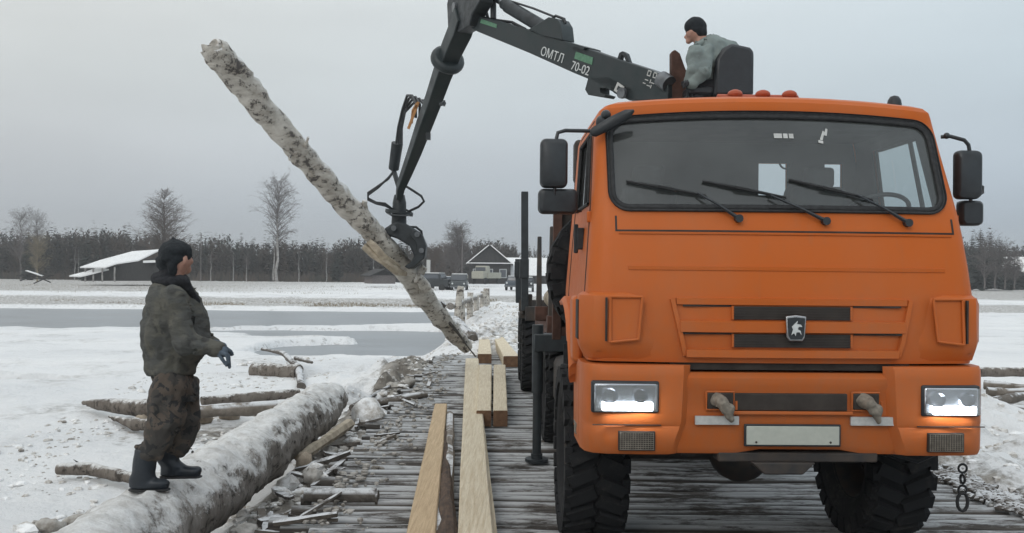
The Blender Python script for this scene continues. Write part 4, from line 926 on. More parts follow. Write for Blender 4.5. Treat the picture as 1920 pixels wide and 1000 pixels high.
# grille : raised frame bars + two dark slots with orange side recesses
def trap(z): return .705-(1.735-z)*.12
zt, zb_ = 1.745, 1.475
strip('grille_bar', [(CX-.72, 1.765), (CX+.72, 1.765)], .05, 0, 'orange_paint', .018)
strip('grille_bar', [(CX-.70, 1.61), (CX+.70, 1.61)], .085, 0, 'orange_paint', .032)
strip('grille_bar', [(CX-.66, 1.445), (CX+.66, 1.445)], .06, 0, 'orange_paint', .034)
strip('grille_edge', [(CX-.745, 1.78), (CX-.665, 1.43)], .035, 0, 'orange_paint', .022)
strip('grille_edge', [(CX+.745, 1.78), (CX+.665, 1.43)], .035, 0, 'orange_paint', .022)
for z0, z1 in ((1.655, 1.737), (1.485, 1.567)):
    m = MB(); m.box((CX-.007, front_y(0, z0)+.006, (z0+z1)/2), (.726, .03, z1-z0)); gr = obj('grille_slot', m, 'dark_mesh', tr)
    m = MB()
    for i in range(5): m.box((CX-.007, front_y(0, z0)-.011, z0+(z1-z0)*(i+.5)/5), (.73, .006, .003))
    obj('slat', m, 'chassis_metal', gr)
    for s_ in (-1, 1):
        m = MB(); x0 = CX-.007+s_*.368; m.box((x0, front_y(.37, z0)-.002, (z0+z1)/2), (.014, .03, z1-z0)); obj('grille_edge', m, 'orange_paint', tr, bevel=.003)
        m = MB(); m.box((CX+s_*.53, front_y(.5, z1)-.0, z1+.002), (.30, .016, .012)); obj('painted_grille_shade', m, 'dark_mesh', tr)  # dark strip painted in as shade along the top of the side recess
# emblem
m = MB(); sh = [(-.055, .065), (0, .072), (.055, .065), (.048, -.045), (.035, -.066), (-.035, -.066), (-.048, -.045)]
Me = Matrix.Translation((CX, -.045, 1.605)) @ Matrix.Rotation(pi/2, 4, 'X')
m.prism([(x*1.15, y_*1.15) for x, y_ in sh], .02, Me); em = obj('emblem', m, 'chrome', tr, bevel=.005)
m = MB(); m.prism([(x*.98, y_*.98) for x, y_ in sh], .02, Matrix.Translation((0, -.004, 0)) @ Me); obj('emblem_field', m, 'black_plastic', em)
m = MB(); hs = [(-.032, -.038), (-.022, -.005), (-.03, .012), (-.012, .03), (.006, .048), (.002, .03), (.026, .026), (.034, .012), (.012, .012), (.006, -.002), (.024, -.012), (.03, -.038), (.018, -.02), (-.002, -.022), (-.006, -.044), (-.016, -.026)]
m.prism(hs, .006, Matrix.Translation((0, -.018, 0)) @ Me); obj('emblem_figure', m, 'white_print', em, 0)
# corner air pods
for s_ in (-1, 1):
    m = MB(); z0, z1 = 1.405, 1.815
    rings = []
    for z, f_ in ((z0, .02), (z0+.06, .7), (z0+.12, 1), (z1-.06, 1), (z1-.02, .8), (z1, .02)):
        xin = .80+.08*(z-z0)/(z1-z0)
        rings.append([Vector((s_*x, y_, z)) for x, y_ in ((xin, front_y(xin, z)+.01), (xin+.12, front_y(xin+.12, z)-.03*f_), (1.10, front_y(1.1, z)-.045*f_), (1.20, .10-.05*f_), (1.235+.045*f_, .20-.03*f_), (1.235+.045*f_, .34), (1.22, .50), (1.1, .5), (.9, .3))])
    m.loft(rings); pod = obj('corner_deflector', m, 'orange_paint', tr, 40)
    for mo in (): pass
    m = MB()   # framed recess
    fr_ = [(.93, 1.53), (.905, 1.79), (1.10, 1.79), (1.10, 1.51)]
    vs = [Vector((s_*x, front_y(x, z)-.052, z)) for x, z in fr_]; 
    o1 = vs; 
    for i in range(4): m.tube([vs[i], vs[(i+1) % 4]], .009, 6)
    obj('deflector_rim', m, 'orange_paint', pod)
    m = MB(); m.ext([v+Vector((0, .012, 0)) for v in vs], (0, -.004, 0)); obj('deflector_recess', m, 'orange_paint', pod, 0)
    m = MB(); m.box((s_*1.125, .02, 1.65), (.012, .02, .27)); obj('deflector_slot', m, 'dark_mesh', pod)
    if s_ > 0: m = MB(); m.box((1.245, .22, 1.655), (.012, .14, .26)); 
    # side slot
    m = MB(); m.box((s_*1.283, .25, 1.64), (.01, .14, .25)); obj('deflector_slot', m, 'dark_mesh', pod, bevel=.003)
# dark gap between cab and bumper; wide box added behind to keep it dark
m = MB(); m.box((CX, .12, 1.385), (1.5, .12, .09)); obj('radiator_gap', m, 'dark_mesh', tr); m = MB(); m.box((0, .42, 1.37), (2.36, .1, .16)); obj('gap_filler', m, 'chassis_metal', tr)
# bumper : lofted rounded section along x with raised corner boxes
def bump_section(x):
    ax = abs(x); y0 = .0+.02*(ax/1.25)**2+ (.10*max(0, (ax-1.13)/.12)**2 if ax > 1.13 else 0)
    return y0
m = MB(); rings = []
xs = list(np.linspace(-1.25, -1.13, 4))+list(np.linspace(-1.0, 1.0, 13))+list(np.linspace(1.13, 1.25, 4))
for x in xs:
    y0 = bump_section(x)+.015; c = .0 
    zt = 1.325; zb_ = .85 if abs(x-CX) < .35 else .822
    rings.append([Vector((x, y0+.03, zb_)), Vector((x, y0+.005, zb_+.04)), Vector((x, y0, zb_+.25)), Vector((x, y0, 1.22)), Vector((x, y0-.012, 1.245)), Vector((x, y0-.012, zt-.03)), Vector((x, y0+.02, zt)), Vector((x, y0+.20, zt)), Vector((x, y0+.20, zb_))])
m.loft(rings); bp = obj('bumper', m, 'orange_paint', tr, 40)
for s_ in (-1, 1):
    # corner unit
    m = MB(); rings = []
    xi_t, xi_b = .66, .72
    prof = [(.83, 1.0), (.86, 1.0), (.98, 1.0), (1.0, .985), (1.30, 1.0), (1.345, .95), (1.368, .6)]
    for z, k_ in ((.825, .3), (.85, .8), (.99, 1.0), (1.0, .8), (1.02, 1.0), (1.07, 1.0), (1.30, 1.0), (1.35, .85), (1.372, .35)):
        xi = .60+.30*max(0, (1.02-z))/1.0+.05*(1.37-z)
        f_ = -.035*k_
        rings.append([Vector((s_*x, y_, z)) for x, y_ in ((xi, .03), (xi+.05, f_+.004), (.9, f_), (1.12, f_+.015), (1.20, f_+.045), (1.245, f_+.11), (1.262, .22), (1.262, .62), (1.20, .62), (1.15, .2))])
    m.loft(rings); cu = obj('bumper_corner', m, 'orange_paint', tr, 40)
    # headlight
    hx = -1.012 if s_ < 0 else .995; hz = 1.180 if s_ < 0 else 1.168; hw_, hh_ = (.385, .165) if s_ < 0 else (.335, .162)
    m = MB(); m.box((hx, -.022, hz), (hw_+.03, .05, hh_+.03)); hl = obj('headlight', m, 'black_plastic', tr, bevel=.012)
    m = MB(); m.box((hx, -.040, hz), (hw_, .03, hh_)); obj('headlight_reflector', m, 'reflector', hl, bevel=.01)
    for dx, rr in ((-.09, .05), (.08, .045)):
        m = MB(); m.lathe([(rr, -.02), (rr*.9, .0), (rr*.3, .02), (.001, .022)], 20, Matrix.Translation((hx+dx*1.1, -.06, hz+.012)) @ Matrix.Rotation(-pi/2, 4, 'X')); obj('lamp_bowl', m, 'reflector', hl, 60)
    m = MB(); m.box((hx+.01, -.070, hz-.055), (hw_*.80, .012, .05)); obj('running_light', m, 'led_light', hl, bevel=.004)
    m = MB(); m.box((hx, -.079, hz), (hw_, .003, hh_)); obj('headlight_lens', m, 'lamp_glass', hl)
    # fog mesh panel
    fx = -.94 if s_ < 0 else .965; m = MB(); m.box((fx, -.035, .912), (.225, .03, .118)); fg = obj('step_mesh', m, 'dark_mesh', tr, bevel=.004)
    m = MB()
    for i in range(9): m.box((fx, -.052, .862+.0125*i), (.21, .004, .003))
    for i in range(14): m.box((fx-.1+.0154*i, -.052, .912), (.003, .004, .1))
    obj('mesh_wire', m, 'mud_metal', fg)
    # groove
    m = MB(); m.box((s_*1.0, -.032, 1.008), (.42, .012, .006)); obj('bumper_groove', m, 'dark_mesh', cu)
# centre slot
m = MB(); m.box((CX-.03, .012, 1.148), (.74, .03, .108)); obj('bumper_slot', m, 'dark_mesh', tr, bevel=.006)
m = MB(); m.box((CX-.03, -.004, 1.083), (.80, .03, .02)); obj('slot_lip', m, 'orange_paint', tr, bevel=.004)
# tow hook holes, muddy hooks, white strips
for s_, hx in ((-1, -.42), (1, .485)):
    m = MB(); m.box((hx, .006, 1.155), (.16, .03, .10)); obj('hook_opening', m, 'dark_mesh', tr, bevel=.005)
    m = MB(); m.tube([(hx+.10, -.0, 1.155), (hx+.10, -.0, 1.10)], .008, 6); 
    m.tube([(hx-.085, -.0, 1.21), (hx+.085, -.0, 1.21), (hx+.085, -.0, 1.10), (hx-.085, -.0, 1.10), (hx-.085, 0, 1.21)], .007, 6); obj('hook_frame', m, 'orange_paint', tr)
    m = MB(); m.rcone((hx-.02, .02, 1.165), (hx+.0, -.06, 1.15), .05, .04, 10); m.rcone((hx+.0, -.07, 1.15), (hx+.05, -.07, 1.05), .036, .02, 10); m.sph((hx+.03, -.075, 1.11), (.045, .03, .04), 10, 6)
    fused('tow_hook', m, 'mud_metal', tr, .008, 1, .008, 25)
    m = MB(); m.box((hx-.02+(.0 if s_ < 0 else .06), -.002, 1.035), (.27, .02, .052)); obj('reflective_strip', m, 'label_grey' if s_ < 0 else 'label_grey', tr)
# plate, blank in the photograph
m = MB(); m.box((.028, -.004, .945), (.60, .016, .138)); pl = obj('number_plate_holder', m, 'black_plastic', tr, bevel=.006)
m = MB(); m.box((.028, -.016, .945), (.575, .008, .115)); obj('number_plate', m, 'plate_face', pl, bevel=.004)
for x_ in (-.2, .26): m = MB(); m.cyl((x_, -.020, .905), (x_, -.023, .905), .007, n=8); obj('plate_screw', m, 'dark_mesh', pl)
# under-bumper bar and hitch
m = MB(); m.box((CX+.05, .12, .80), (1.0, .16, .06)); obj('lower_bar', m, 'chassis_metal', tr, bevel=.01)
m = MB(); m.ext([(-.22, .0, .775), (.18, .0, .775), (.10, .0, .70), (-.14, .0, .70)], (0, .3, 0)); obj('tow_hitch', m, 'chassis_metal', tr, bevel=.01)
# fenders, sills, steps
for s_ in (-1, 1):
    m = MB(); rings = []
    for i in range(9):
        a = pi*(.02+.55*i/8); yy = 1.28-.78*cos(a)*1.0; zz = 1.06+.70*sin(a)
        if i == 0: zz = 1.33
        rings.append([Vector((s_*1.10, yy, zz)), Vector((s_*1.285, yy, zz)), Vector((s_*1.31, yy+.01, zz-.03)), Vector((s_*1.30, yy+.03, zz-.06)), Vector((s_*1.10, yy+.03, zz-.03))])
    m.loft(rings); obj('fender', m, 'orange_paint', tr, 50)
    m = MB(); m.ext([(s_*1.225, .42, 1.34), (s_*1.225, .64, 1.34), (s_*1.225, .70, 1.78), (s_*1.225, .45, 1.78)], (s_*.07, 0, 0)); obj('fender_front', m, 'orange_paint', tr, bevel=.03)
    m = MB(); m.ext([(s_*1.20, .3, .84), (s_*1.20, .66, .88), (s_*1.20, .70, 1.34), (s_*1.20, .3, 1.34)], (s_*.064, 0, 0)); obj('side_skirt', m, 'orange_paint', tr, bevel=.02)
    m = MB(); m.box((s_*1.255, .50, .93), (.03, .16, .02)); m.box((s_*1.265, .5, .89), (.01, .1, .05)); obj('step_plate', m, 'mud_metal', tr)
    m = MB(); m.box((s_*1.14, 1.9, .95), (.2, .02, .8)); obj('mud_flap', m, 'black_rubber', tr)
# wipers
def wiper(a, e_, b0, b1):
    A_ = Q(a[0], a[1], .1); E_ = Q(e_[0], e_[1], .2); B0 = Q(b0[0], b0[1], .2); B1 = Q(b1[0], b1[1], .2)
    def on(v, off):
        z = v.z; return Vector((v.x, front_y(v.x, z)-off, z))
    m = MB(); m.tube([on(A_, .03), on(A_.lerp(E_, .5), .05), on(E_, .035)], [.014, .009, .007], 6); m.cyl(on(A_, .0), on(A_, .045), .026, n=10); w_ = obj('wiper_arm', m, 'black_plastic', tr)
    m = MB(); m.tube([on(B0, .016), on(B0.lerp(B1, .5), .022), on(B1, .016)], [.009, .013, .008], 6); m.box(on(B0.lerp(B1, .5), .03), (.12, .02, .014), Matrix.Rotation(.2, 3, 'Y')); obj('wiper_blade', m, 'black_rubber', w_)
wiper((1385, 410), (1305, 363), (1176, 339), (1322, 368)); wiper((1548, 415), (1440, 368), (1318, 340), (1470, 372)); wiper((1705, 418), (1600, 366), (1480, 337), (1632, 376))
m = MB(); a, b = Q(1440, 390, .14), Q(1520, 392, .14); m.tube([Vector((a.x, .135, a.z)), Vector((b.x, .135, b.z))], .012, 6); obj('cable', m, 'black_rubber', tr)
# mirrors
def mirror(px0, py0, px1, py1, ly, dep=.09, par=None, nm='mirror'):
    a, b = Q(px0, py0, ly), Q(px1, py1, ly); c = (a+b)/2; sz = (abs(b.x-a.x), abs(b.z-a.z)); m = MB(); rings = []
    for k_, y_ in ((.80, -dep*.5), (.95, -dep*.35), (1, -dep*.05), (1, dep*.4), (.93, dep*.5)):
        rings.append([Vector((c.x+x*k_, c.y+y_, c.z+z*k_)) for x, z in rrect(sz[0]/2, -sz[1]/2, sz[1]/2, min(sz)*.22, 6)])
    m.loft(rings); h_ = obj(nm, m, 'black_plastic', tr, 40)
    m = MB(); m.box((c.x, c.y+dep*.5+.003, c.z), (sz[0]*.86, .006, sz[1]*.9)); obj('mirror_glass', m, 'chrome', h_); return h_
mirror(1013, 260, 1064, 353, .45); mirror(1009, 354, 1083, 402, .5); mirror(1792, 282, 1838, 374, .45); mirror(1798, 376, 1840, 424, .5)
m = MB(); pts = [Q(1043, 262, .45), Q(1046, 249, .45), Q(1060, 245, .45), Q(1110, 246, .5)]; m.tube(pts, .013, 8); obj('mirror_arm', m, 'black_plastic', tr); m = MB(); pts = [Q(1040, 352, .45), Q(1040, 400, .5), Q(1090, 395, .55)]; m.tube(pts, .012, 8); obj('mirror_arm', m, 'black_plastic', tr)
m = MB(); pts = [Q(1764, 257, .5), Q(1782, 256, .48), Q(1808, 263, .45), Q(1816, 272, .45), Q(1818, 284, .45)]; m.tube(pts, .013, 8); m.sph(Q(1775, 255, .48), .022, 8, 6); obj('mirror_arm', m, 'black_plastic', tr); m = MB(); pts = [Q(1820, 370, .45), Q(1820, 400, .5), Q(1800, 395, .55)]; m.tube(pts, .012, 8); obj('mirror_arm', m, 'black_plastic', tr)
m = MB(); a = Q(1840, 355, .45); m.tube([Q(1836, 348, .45), Q(1843, 350, .45), Q(1843, 362, .45), Q(1836, 366, .45)], .008, 6); obj('mirror_bracket', m, 'black_plastic', tr)
# black deflector at top left corner of the windscreen
m = MB(); a, b = Q(1107, 252, .36), Q(1188, 208, .30); rings = []
for t, r_ in ((0, .012), (.08, .035), (.5, .042), (.85, .035), (1, .010)):
    c = a.lerp(b, t); rings.append([c+Vector((0, cos(q)*.02, 0))+Vector((-.46, 0, .88))*sin(q)*r_ for q in np.linspace(0, 2*pi, 11)[:-1]])
m.loft(rings); obj('sun_deflector', m, 'black_plastic', tr, 60)
m = MB(); m.sph(Q(1136, 216, .40), (.035, .04, .035), 10, 7); m.sph(Q(1128, 230, .42), (.04, .05, .05), 10, 7); obj('roof_lamp', m, 'black_plastic', tr)
# roof light bar + beacon
m = MB(); a, b = Q(1345, 175, .95), Q(1495, 175, .95); a.z = b.z = 3.205; m.tube([a, b], .032, 10); lb = obj('light_bar', m, 'orange_red_paint', tr)
m = MB(); m.box(((a.x+b.x)/2, .95, 3.185), ((b.x-a.x), .14, .05)); obj('bar_base', m, 'orange_red_paint', lb, bevel=.01)
for px in (1378, 1430, 1480): m = MB(); c = Q(px, 172, .93); m.sph((c.x, .93, 3.232), (.055, .06, .035), 12, 8); obj('marker_lamp', m, 'orange_red_paint', lb)
c = Q(1677, 186, .9); m = MB(); m.lathe([(.05, 3.10), (.05, 3.17), (.045, 3.20), (.03, 3.225), (.001, 3.235)], 16, Matrix.Translation((c.x, .9, 0))); obj('beacon', m, 'black_plastic', tr, 50)
# wheels
def tyre_mesh(R_=.62, w_=.41):
    m = MB(); hw = w_/2; pr = [(R_*.56, -hw*.72), (R_*.64, -hw*.95), (R_*.80, -hw*1.03), (R_*.92, -hw*.95), (R_*.955, -hw*.8), (R_*.965, 0), (R_*.955, hw*.8), (R_*.92, hw*.95), (R_*.80, hw*1.03), (R_*.64, hw*.95), (R_*.56, hw*.72)]
    M_ = Matrix.Rotation(pi/2, 4, 'Y'); m.lathe(pr, 56, M_)
    N = 26
    for i in range(N):
        for s_ in (-1, 1):
            a = 2*pi*(i+(.5 if s_ > 0 else 0))/N
            B = Matrix.Rotation(a, 4, 'X') @ Matrix.Translation((s_*hw*.50, 0, R_*.965)) @ Matrix.Rotation(s_*.42, 4, 'Z')
            vs = [Vector((x*hw*1.02/2*k_, y_*.044*k_, z)) for z, k_ in ((-.03, 1.05), (.036, .92)) for x, y_ in ((-1, -1), (1, -1), (1, 1), (-1, 1))]
            m.add([B @ v for v in vs], [(0, 3, 2, 1), (4, 5, 6, 7), (0, 1, 5, 4), (1, 2, 6, 5), (2, 3, 7, 6), (3, 0, 4, 7)])
            B = Matrix.Rotation(a, 4, 'X') @ Matrix.Translation((s_*hw*.98, 0, R_*.90)); vs = [Vector((x*.026, y_*.05, z)) for z in (-.06, .055) for x, y_ in ((-1, -1), (1, -1), (1, 1), (-1, 1))]
            m.add([B @ v for v in vs], [(0, 3, 2, 1), (4, 5, 6, 7), (0, 1, 5, 4), (1, 2, 6, 5), (2, 3, 7, 6), (3, 0, 4, 7)])
    return mesh_of(m, 'tyre', 'tyre_rubber', 40)
tyre_m = tyre_mesh()
m = MB(); M_ = Matrix.Rotation(pi/2, 4, 'Y'); m.lathe([(.36, .16), (.345, .155), (.33, .06), (.20, .02), (.18, .10), (.10, .13), (.001, .13)], 32, M_); m.lathe([(.36, -.16), (.33, -.1), (.33, .06)], 32, M_)
for i in range(10): a = 2*pi*i/10; m.cyl(M_ @ Vector((.25*cos(a), .25*sin(a), .02)), M_ @ Vector((.25*cos(a), .25*sin(a), .07)), .016, n=6)
rim_m = mesh_of(m, 'rim', 'chassis_metal', 35)
def wheel(par, x, y_, z, s_, k_=1, rx=None):
    w_ = obj('wheel', tyre_m, None, par); w_.location = (x, y_, z); w_.rotation_euler = (rx if rx is not None else random.uniform(0, .2), 0, pi if s_ < 0 else 0); w_.scale = (k_, k_, k_); obj('rim', rim_m, None, w_); return w_
for s_ in (-1, 1):
    for y_ in (1.28, 4.97, 6.29): wheel(tr, s_*1.01 if y_ > 2 else (-1.09 if s_ < 0 else 1.045), y_, .612, s_)
sp = wheel(tr, -.72, 2.36, 1.93, 1); sp.rotation_euler = (0, 0, -pi/2); sp.name = 'spare_wheel'
# chassis
m = MB()
for s_ in (-1, 1): m.box((s_*.42, 3.9, .98), (.09, 7.4, .24))
for y_ in (.4, 2.1, 3.6, 5.6, 7.4): m.box((0, y_, .98), (.8, .1, .2))
obj('chassis_frame', m, 'chassis_metal', tr, bevel=.006)
for y_ in (1.28, 4.97, 6.29):
    m = MB(); m.cyl((-.85, y_, .61), (.85, y_, .61), .075, n=12); m.sph((.05, y_, .61), (.24, .26, .24), 14, 10); ax = obj('axle', m, 'chassis_metal', tr)
    m = MB()
    for s_ in (-1, 1):
        for i in range(5): m.box((s_*.5, y_, .72+.022*i), (.09, 1.5-.22*i, .02))
    obj('leaf_spring', m, 'chassis_metal', ax)
m = MB(); m.box((-.95, 3.3, .85), (.5, .9, .5)); obj('fuel_tank', m, 'chassis_metal', tr, bevel=.08); m = MB(); m.box((.95, 3.3, .85), (.5, .9, .5)); obj('battery_box', m, 'chassis_metal', tr, bevel=.02)
m = MB(); m.box((0, .95, 1.0), (.8, .9, .5)); obj('engine', m, 'chassis_metal', tr, bevel=.05)
# hanging chain / hook right under the bumper
m = MB(); c0 = Q(1805, 870, .35)
for i in range(3):
    c = c0+Vector((0, 0, -.03-.07*i)); M_ = Matrix.Translation(c) @ Matrix.Rotation(pi/2*(i % 2), 4, 'Z') @ Matrix.Rotation(pi/2, 4, 'X')
    m.lathe([(.028+.008*cos(a), .008*sin(a)) for a in np.linspace(0, 2*pi, 7)[:-1]], 14, M_, True)
c = c0+Vector((0, 0, -.25)); m.tube([c+Vector((.035*cos(a), 0, .06*sin(a))) for a in np.linspace(pi/2, pi/2+2*pi, 13)], .011, 6); obj('tow_chain', m, 'black_rubber', tr)
m = MB(); m.tube([(1.2, .3, .85), (1.0, .4, .72), (.7, .5, .8)], .03, 8); obj('air_hose', m, 'hose_rubber', tr)
a, b = Q(1078, 262, 1.92), Q(1103, 342, 1.92); m = MB(); m.box(((a.x+b.x)/2, 2.0, (a.z+b.z)/2), (b.x-a.x, .2, a.z-b.z)); obj('intake_box', m, 'dark_mesh', tr, bevel=.03)
# exhaust/air box, headboard behind the cab, rusty rack, bunk and stanchions
m = MB(); m.box((-1.05, 1.98, 2.55), (.2, .22, .7)); obj('air_intake', m, 'rust_metal', tr, bevel=.04)
m = MB()
for x_ in (-1.24, -.9, -.3, .3, .9, 1.24): m.box((x_, 2.72, 2.0), (.08, .08, 1.35))
for z in (1.4, 2.05, 2.62): m.box((0, 2.72, z), (2.5, .06, .08))
hbd = obj('headboard', m, 'rust_metal', tr, bevel=.005)
m = MB(); m.box((0, 2.79, 2.0), (2.42, .02, 1.25)); obj('headboard_mesh', m, 'chassis_metal', hbd)
m = MB(); m.box((0, 6.0, 1.2), (2.4, 3.6, .12)); obj('load_bed', m, 'rust_metal', tr, bevel=.01)
for y_ in (4.5, 7.3):
    m = MB(); m.box((0, y_, 1.36), (2.45, .16, .2)); bk = obj('bunk', m, 'rust_metal', tr, bevel=.01)
    for s_ in (-1, 1): m = MB(); m.box((s_*1.17, y_, 1.95), (.08, .12, 1.0), taper=.7); obj('stanchion', m, 'chassis_metal', bk, bevel=.01)
# ================================================================== TRAILER behind the truck
tl = thing('log_trailer', 'dark two axle log trailer with tall stanchions behind the truck', 'trailer', M=TM @ Matrix.Translation((-.02, 0, 0)))
m = MB()
for s_ in (-1, 1): m.box((s_*.42, 10.4, 1.02), (.1, 5.2, .22))
for y_ in (8.3, 10.2, 12.6): m.box((0, y_, 1.02), (.8, .12, .2))
m.tube([(0, 7.6, .95), (0, 8.3, 1.0)], .05, 8); obj('frame', m, 'chassis_metal', tl)
for y_ in (9.5, 10.9):
    m = MB(); m.cyl((-.9, y_, .61), (.9, y_, .61), .08, n=10); obj('axle', m, 'chassis_metal', tl)
    for s_ in (-1, 1): wheel(tl, s_*1.10, y_, .612, s_, 1)
for y_ in (8.55, 12.0):
    m = MB(); m.box((0, y_, 1.3), (2.6, .18, .22)); bk = obj('bunk', m, 'chassis_metal', tl, bevel=.01)
    for s_ in (-1, 1): m = MB(); m.ext([(s_*1.25, y_-.07, 1.35), (s_*1.25, y_+.07, 1.35), (s_*1.27, y_+.05, 3.16 if y_ < 10 else 2.2), (s_*1.27, y_-.05, 3.2 if y_ < 10 else 2.2)], (s_*.11, 0, 0)); m.box((s_*1.32, y_, 2.0), (.14, .18, .3)); obj('stanchion', m, 'crane_dark', bk, bevel=.008)
m = MB(); m.box((-1.25, 8.9, 1.42), (.14, .3, .35)); m.box((-1.28, 9.2, 1.25), (.2, .8, .07)); m.sph((-1.34, 8.6, 1.3), (.05, .04, .04), 8, 6); obj('side_lamp_bracket', m, 'chassis_metal', tl, bevel=.01)
for i, (x_, z_, r_) in enumerate(((-.95, 1.56, .15), (-.6, 1.58, .17), (-.2, 1.56, .15), (.2, 1.57, .16), (.6, 1.58, .17), (.98, 1.55, .14))):
    log('loaded_log', 'debarked log in the truck bunks, '+['leftmost as seen from the front', 'second from the left', 'third from the left', 'third from the right', 'second from the right', 'rightmost as seen from the front'][i], [TM @ Vector((x_, 4.3, z_)), TM @ Vector((x_+.02, 8.0, z_))], [r_, r_*.9], 'split_wood', 14, 16, .015, group='debarked logs lying in the bunks', seed=i)

# ================================================================== CRANE
SYc = 3.75                                                     # crane post, truck-local depth
cr = thing('loader_crane', 'dark green grey hydraulic log loader crane mounted behind the orange cab', 'crane', M=TM @ Matrix.Translation((0, SYc, 1.1)))
CI = cr.matrix_world.inverted() if False else (TM @ Matrix.Translation((0, SYc, 1.1))).inverted()
def C(v): return CI @ v
post = P(1262, 160, 9.45); pc = C(post)
m = MB(); m.box((0, 0, .12), (1.7, .7, .24)); m.box((-.0, 0, .4), (.6, .5, .5)); base = obj('crane_base', m, 'crane_paint', cr, bevel=.02)
m = MB(); m.cyl((pc.x, 0, .3), (pc.x, 0, 2.55), .17, .15, 18); m.box((pc.x, 0, 1.2), (.44, .44, .3)); m.cyl((pc.x, 0, 2.2), (pc.x, 0, 2.5), .21, n=18); obj('slewing_column', m, 'crane_paint', cr, bevel=.01)
# outriggers
for s_ in (-1, 1):
    m = MB(); m.box((s_*1.05, 0, .12), (.7, .2, .18)); lg = obj('outrigger_beam', m, 'crane_dark', cr, bevel=.01)
    xo = s_*1.36; m = MB(); m.cyl((xo, 0, .30), (xo, 0, -.40), .058, n=14); m.cyl((xo, 0, -.4), (xo, 0, -1.06), .045, n=12); obj('outrigger_leg', m, 'crane_dark', lg)
    m = MB(); m.cyl((xo, 0, -1.10), (xo, 0, -1.07), .12, n=18); m.cyl((xo, 0, -1.07), (xo, 0, -1.02), .06, n=12); obj('outrigger_foot', m, 'crane_dark', lg)
# vertical plate + seat (beside operator)
dY = 9.5
def cp(px, py, d=9.5): return C(P(px, py, d))
m = MB(); m.ext([cp(1259, 190), cp(1259, 97), cp(1266, 93), cp(1275, 100), cp(1284, 125), cp(1300, 165), cp(1302, 190)], (0, .12, 0)); obj('column_plate', m, 'rust_metal', cr, bevel=.01)
m = MB(); m.ext([cp(1290, 162, 9.3), cp(1400, 162, 9.3), cp(1400, 195, 9.3), cp(1290, 195, 9.3)], (0, .5, 0)); obj('operator_platform', m, 'crane_dark', cr, bevel=.01)
m = MB(); m.ext([cp(1338, 180, 9.15), cp(1343, 110, 9.15), cp(1356, 90, 9.15), cp(1372, 80, 9.15), cp(1408, 88, 9.15), cp(1415, 96, 9.15), cp(1414, 180, 9.15)], (0, .55, 0)); st = obj('seat_back', m, 'seat_vinyl', cr, bevel=.035)
m = MB(); a = cp(1300, 168, 9.2); b = cp(1345, 168, 9.2); m.box(((a.x+b.x)/2, (a.y)+.25, a.z), (abs(b.x-a.x)+.1, .48, .1)); obj('seat_cushion', m, 'seat_vinyl', st, bevel=.03)
for px in (1290, 1298): m = MB(); m.tube([cp(px, 185, 9.25), cp(px-3, 155, 9.2)], .012, 6); m.sph(cp(px-3, 153, 9.2), .025, 8, 6); obj('control_lever', m, 'black_plastic', cr)
# boom in a vertical plane
B0 = P(1255, 165, 9.55); E0 = P(878, 18, 12.4)
def plane_fn(p0, p1):
    h = (p1-p0); n_ = Vector((h.y, -h.x, 0)).normalized()
    return n_, (lambda px, py: C(PL(px, py, p0, n_)))
nb, bf = plane_fn(B0, E0); nbc = CI.to_3x3() @ nb
if (CI.to_3x3() @ Vector((0, -1, 0))).dot(nbc) < 0: nbc = -nbc       # toward camera
def plate(pts, fn, nrm, th, shift=0): 
    m = MB(); q = [fn(*p)+nrm*(th/2+shift) for p in pts]; m.ext(q, -nrm*th); return m
m = plate([(1262, 148), (1230, 133), (1165, 112), (1110, 93), (1062, 77), (1000, 58), (940, 40), (893, 30), (884, 52), (905, 62), (1000, 101), (1085, 139), (1112, 150), (1165, 178), (1188, 190), (1262, 190)], bf, nbc, .16)
boom = obj('main_boom', m, 'crane_paint', cr, bevel=.012)
m = plate([(1112, 148), (1106, 170), (1112, 180), (1142, 185), (1146, 180), (1134, 176), (1134, 168), (1150, 166), (1160, 176), (1176, 186), (1196, 170), (1150, 146)], bf, nbc, .16); obj('boom_bracket', m, 'crane_paint', boom, bevel=.006)
m = plate([(1160, 112), (1164, 100), (1170, 97), (1177, 101), (1183, 119), (1177, 117), (1172, 105), (1168, 104), (1166, 113)], bf, nbc, .05); obj('lifting_eye', m, 'crane_dark', boom)
m = plate([(1085, 84), (1100, 88), (1112, 92), (1109, 97), (1084, 88)], bf, nbc, .26); obj('boom_collar', m, 'crane_paint', boom)
# stick cylinder on top
c0, c1 = bf(1036, 62), bf(952, 12); m = MB(); m.cyl(c0, c1, .085, .085, 18); m.cyl(c1, c1+(c1-c0).normalized()*.1, .07, n=16); cy = obj('boom_cylinder', m, 'crane_dark', boom, 50)
m = MB(); m.cyl(c1, bf(900, -18), .038, n=12); obj('piston_rod', m, 'bright_metal', cy)
m = plate([(1002, 58), (1012, 52), (1040, 35), (1056, 38), (1063, 50), (1066, 78), (1030, 70)], bf, nbc, .20); obj('cylinder_lug', m, 'crane_paint', boom, bevel=.008)
m = MB(); m.tube([bf(1035, 36), bf(1042, 30), bf(1058, 36), bf(1060, 44)], .018, 6); m.tube([bf(950, 0), bf(1000, 16), bf(1040, 32)], .015, 6); obj('hydraulic_pipe', m, 'hose_rubber', cy)
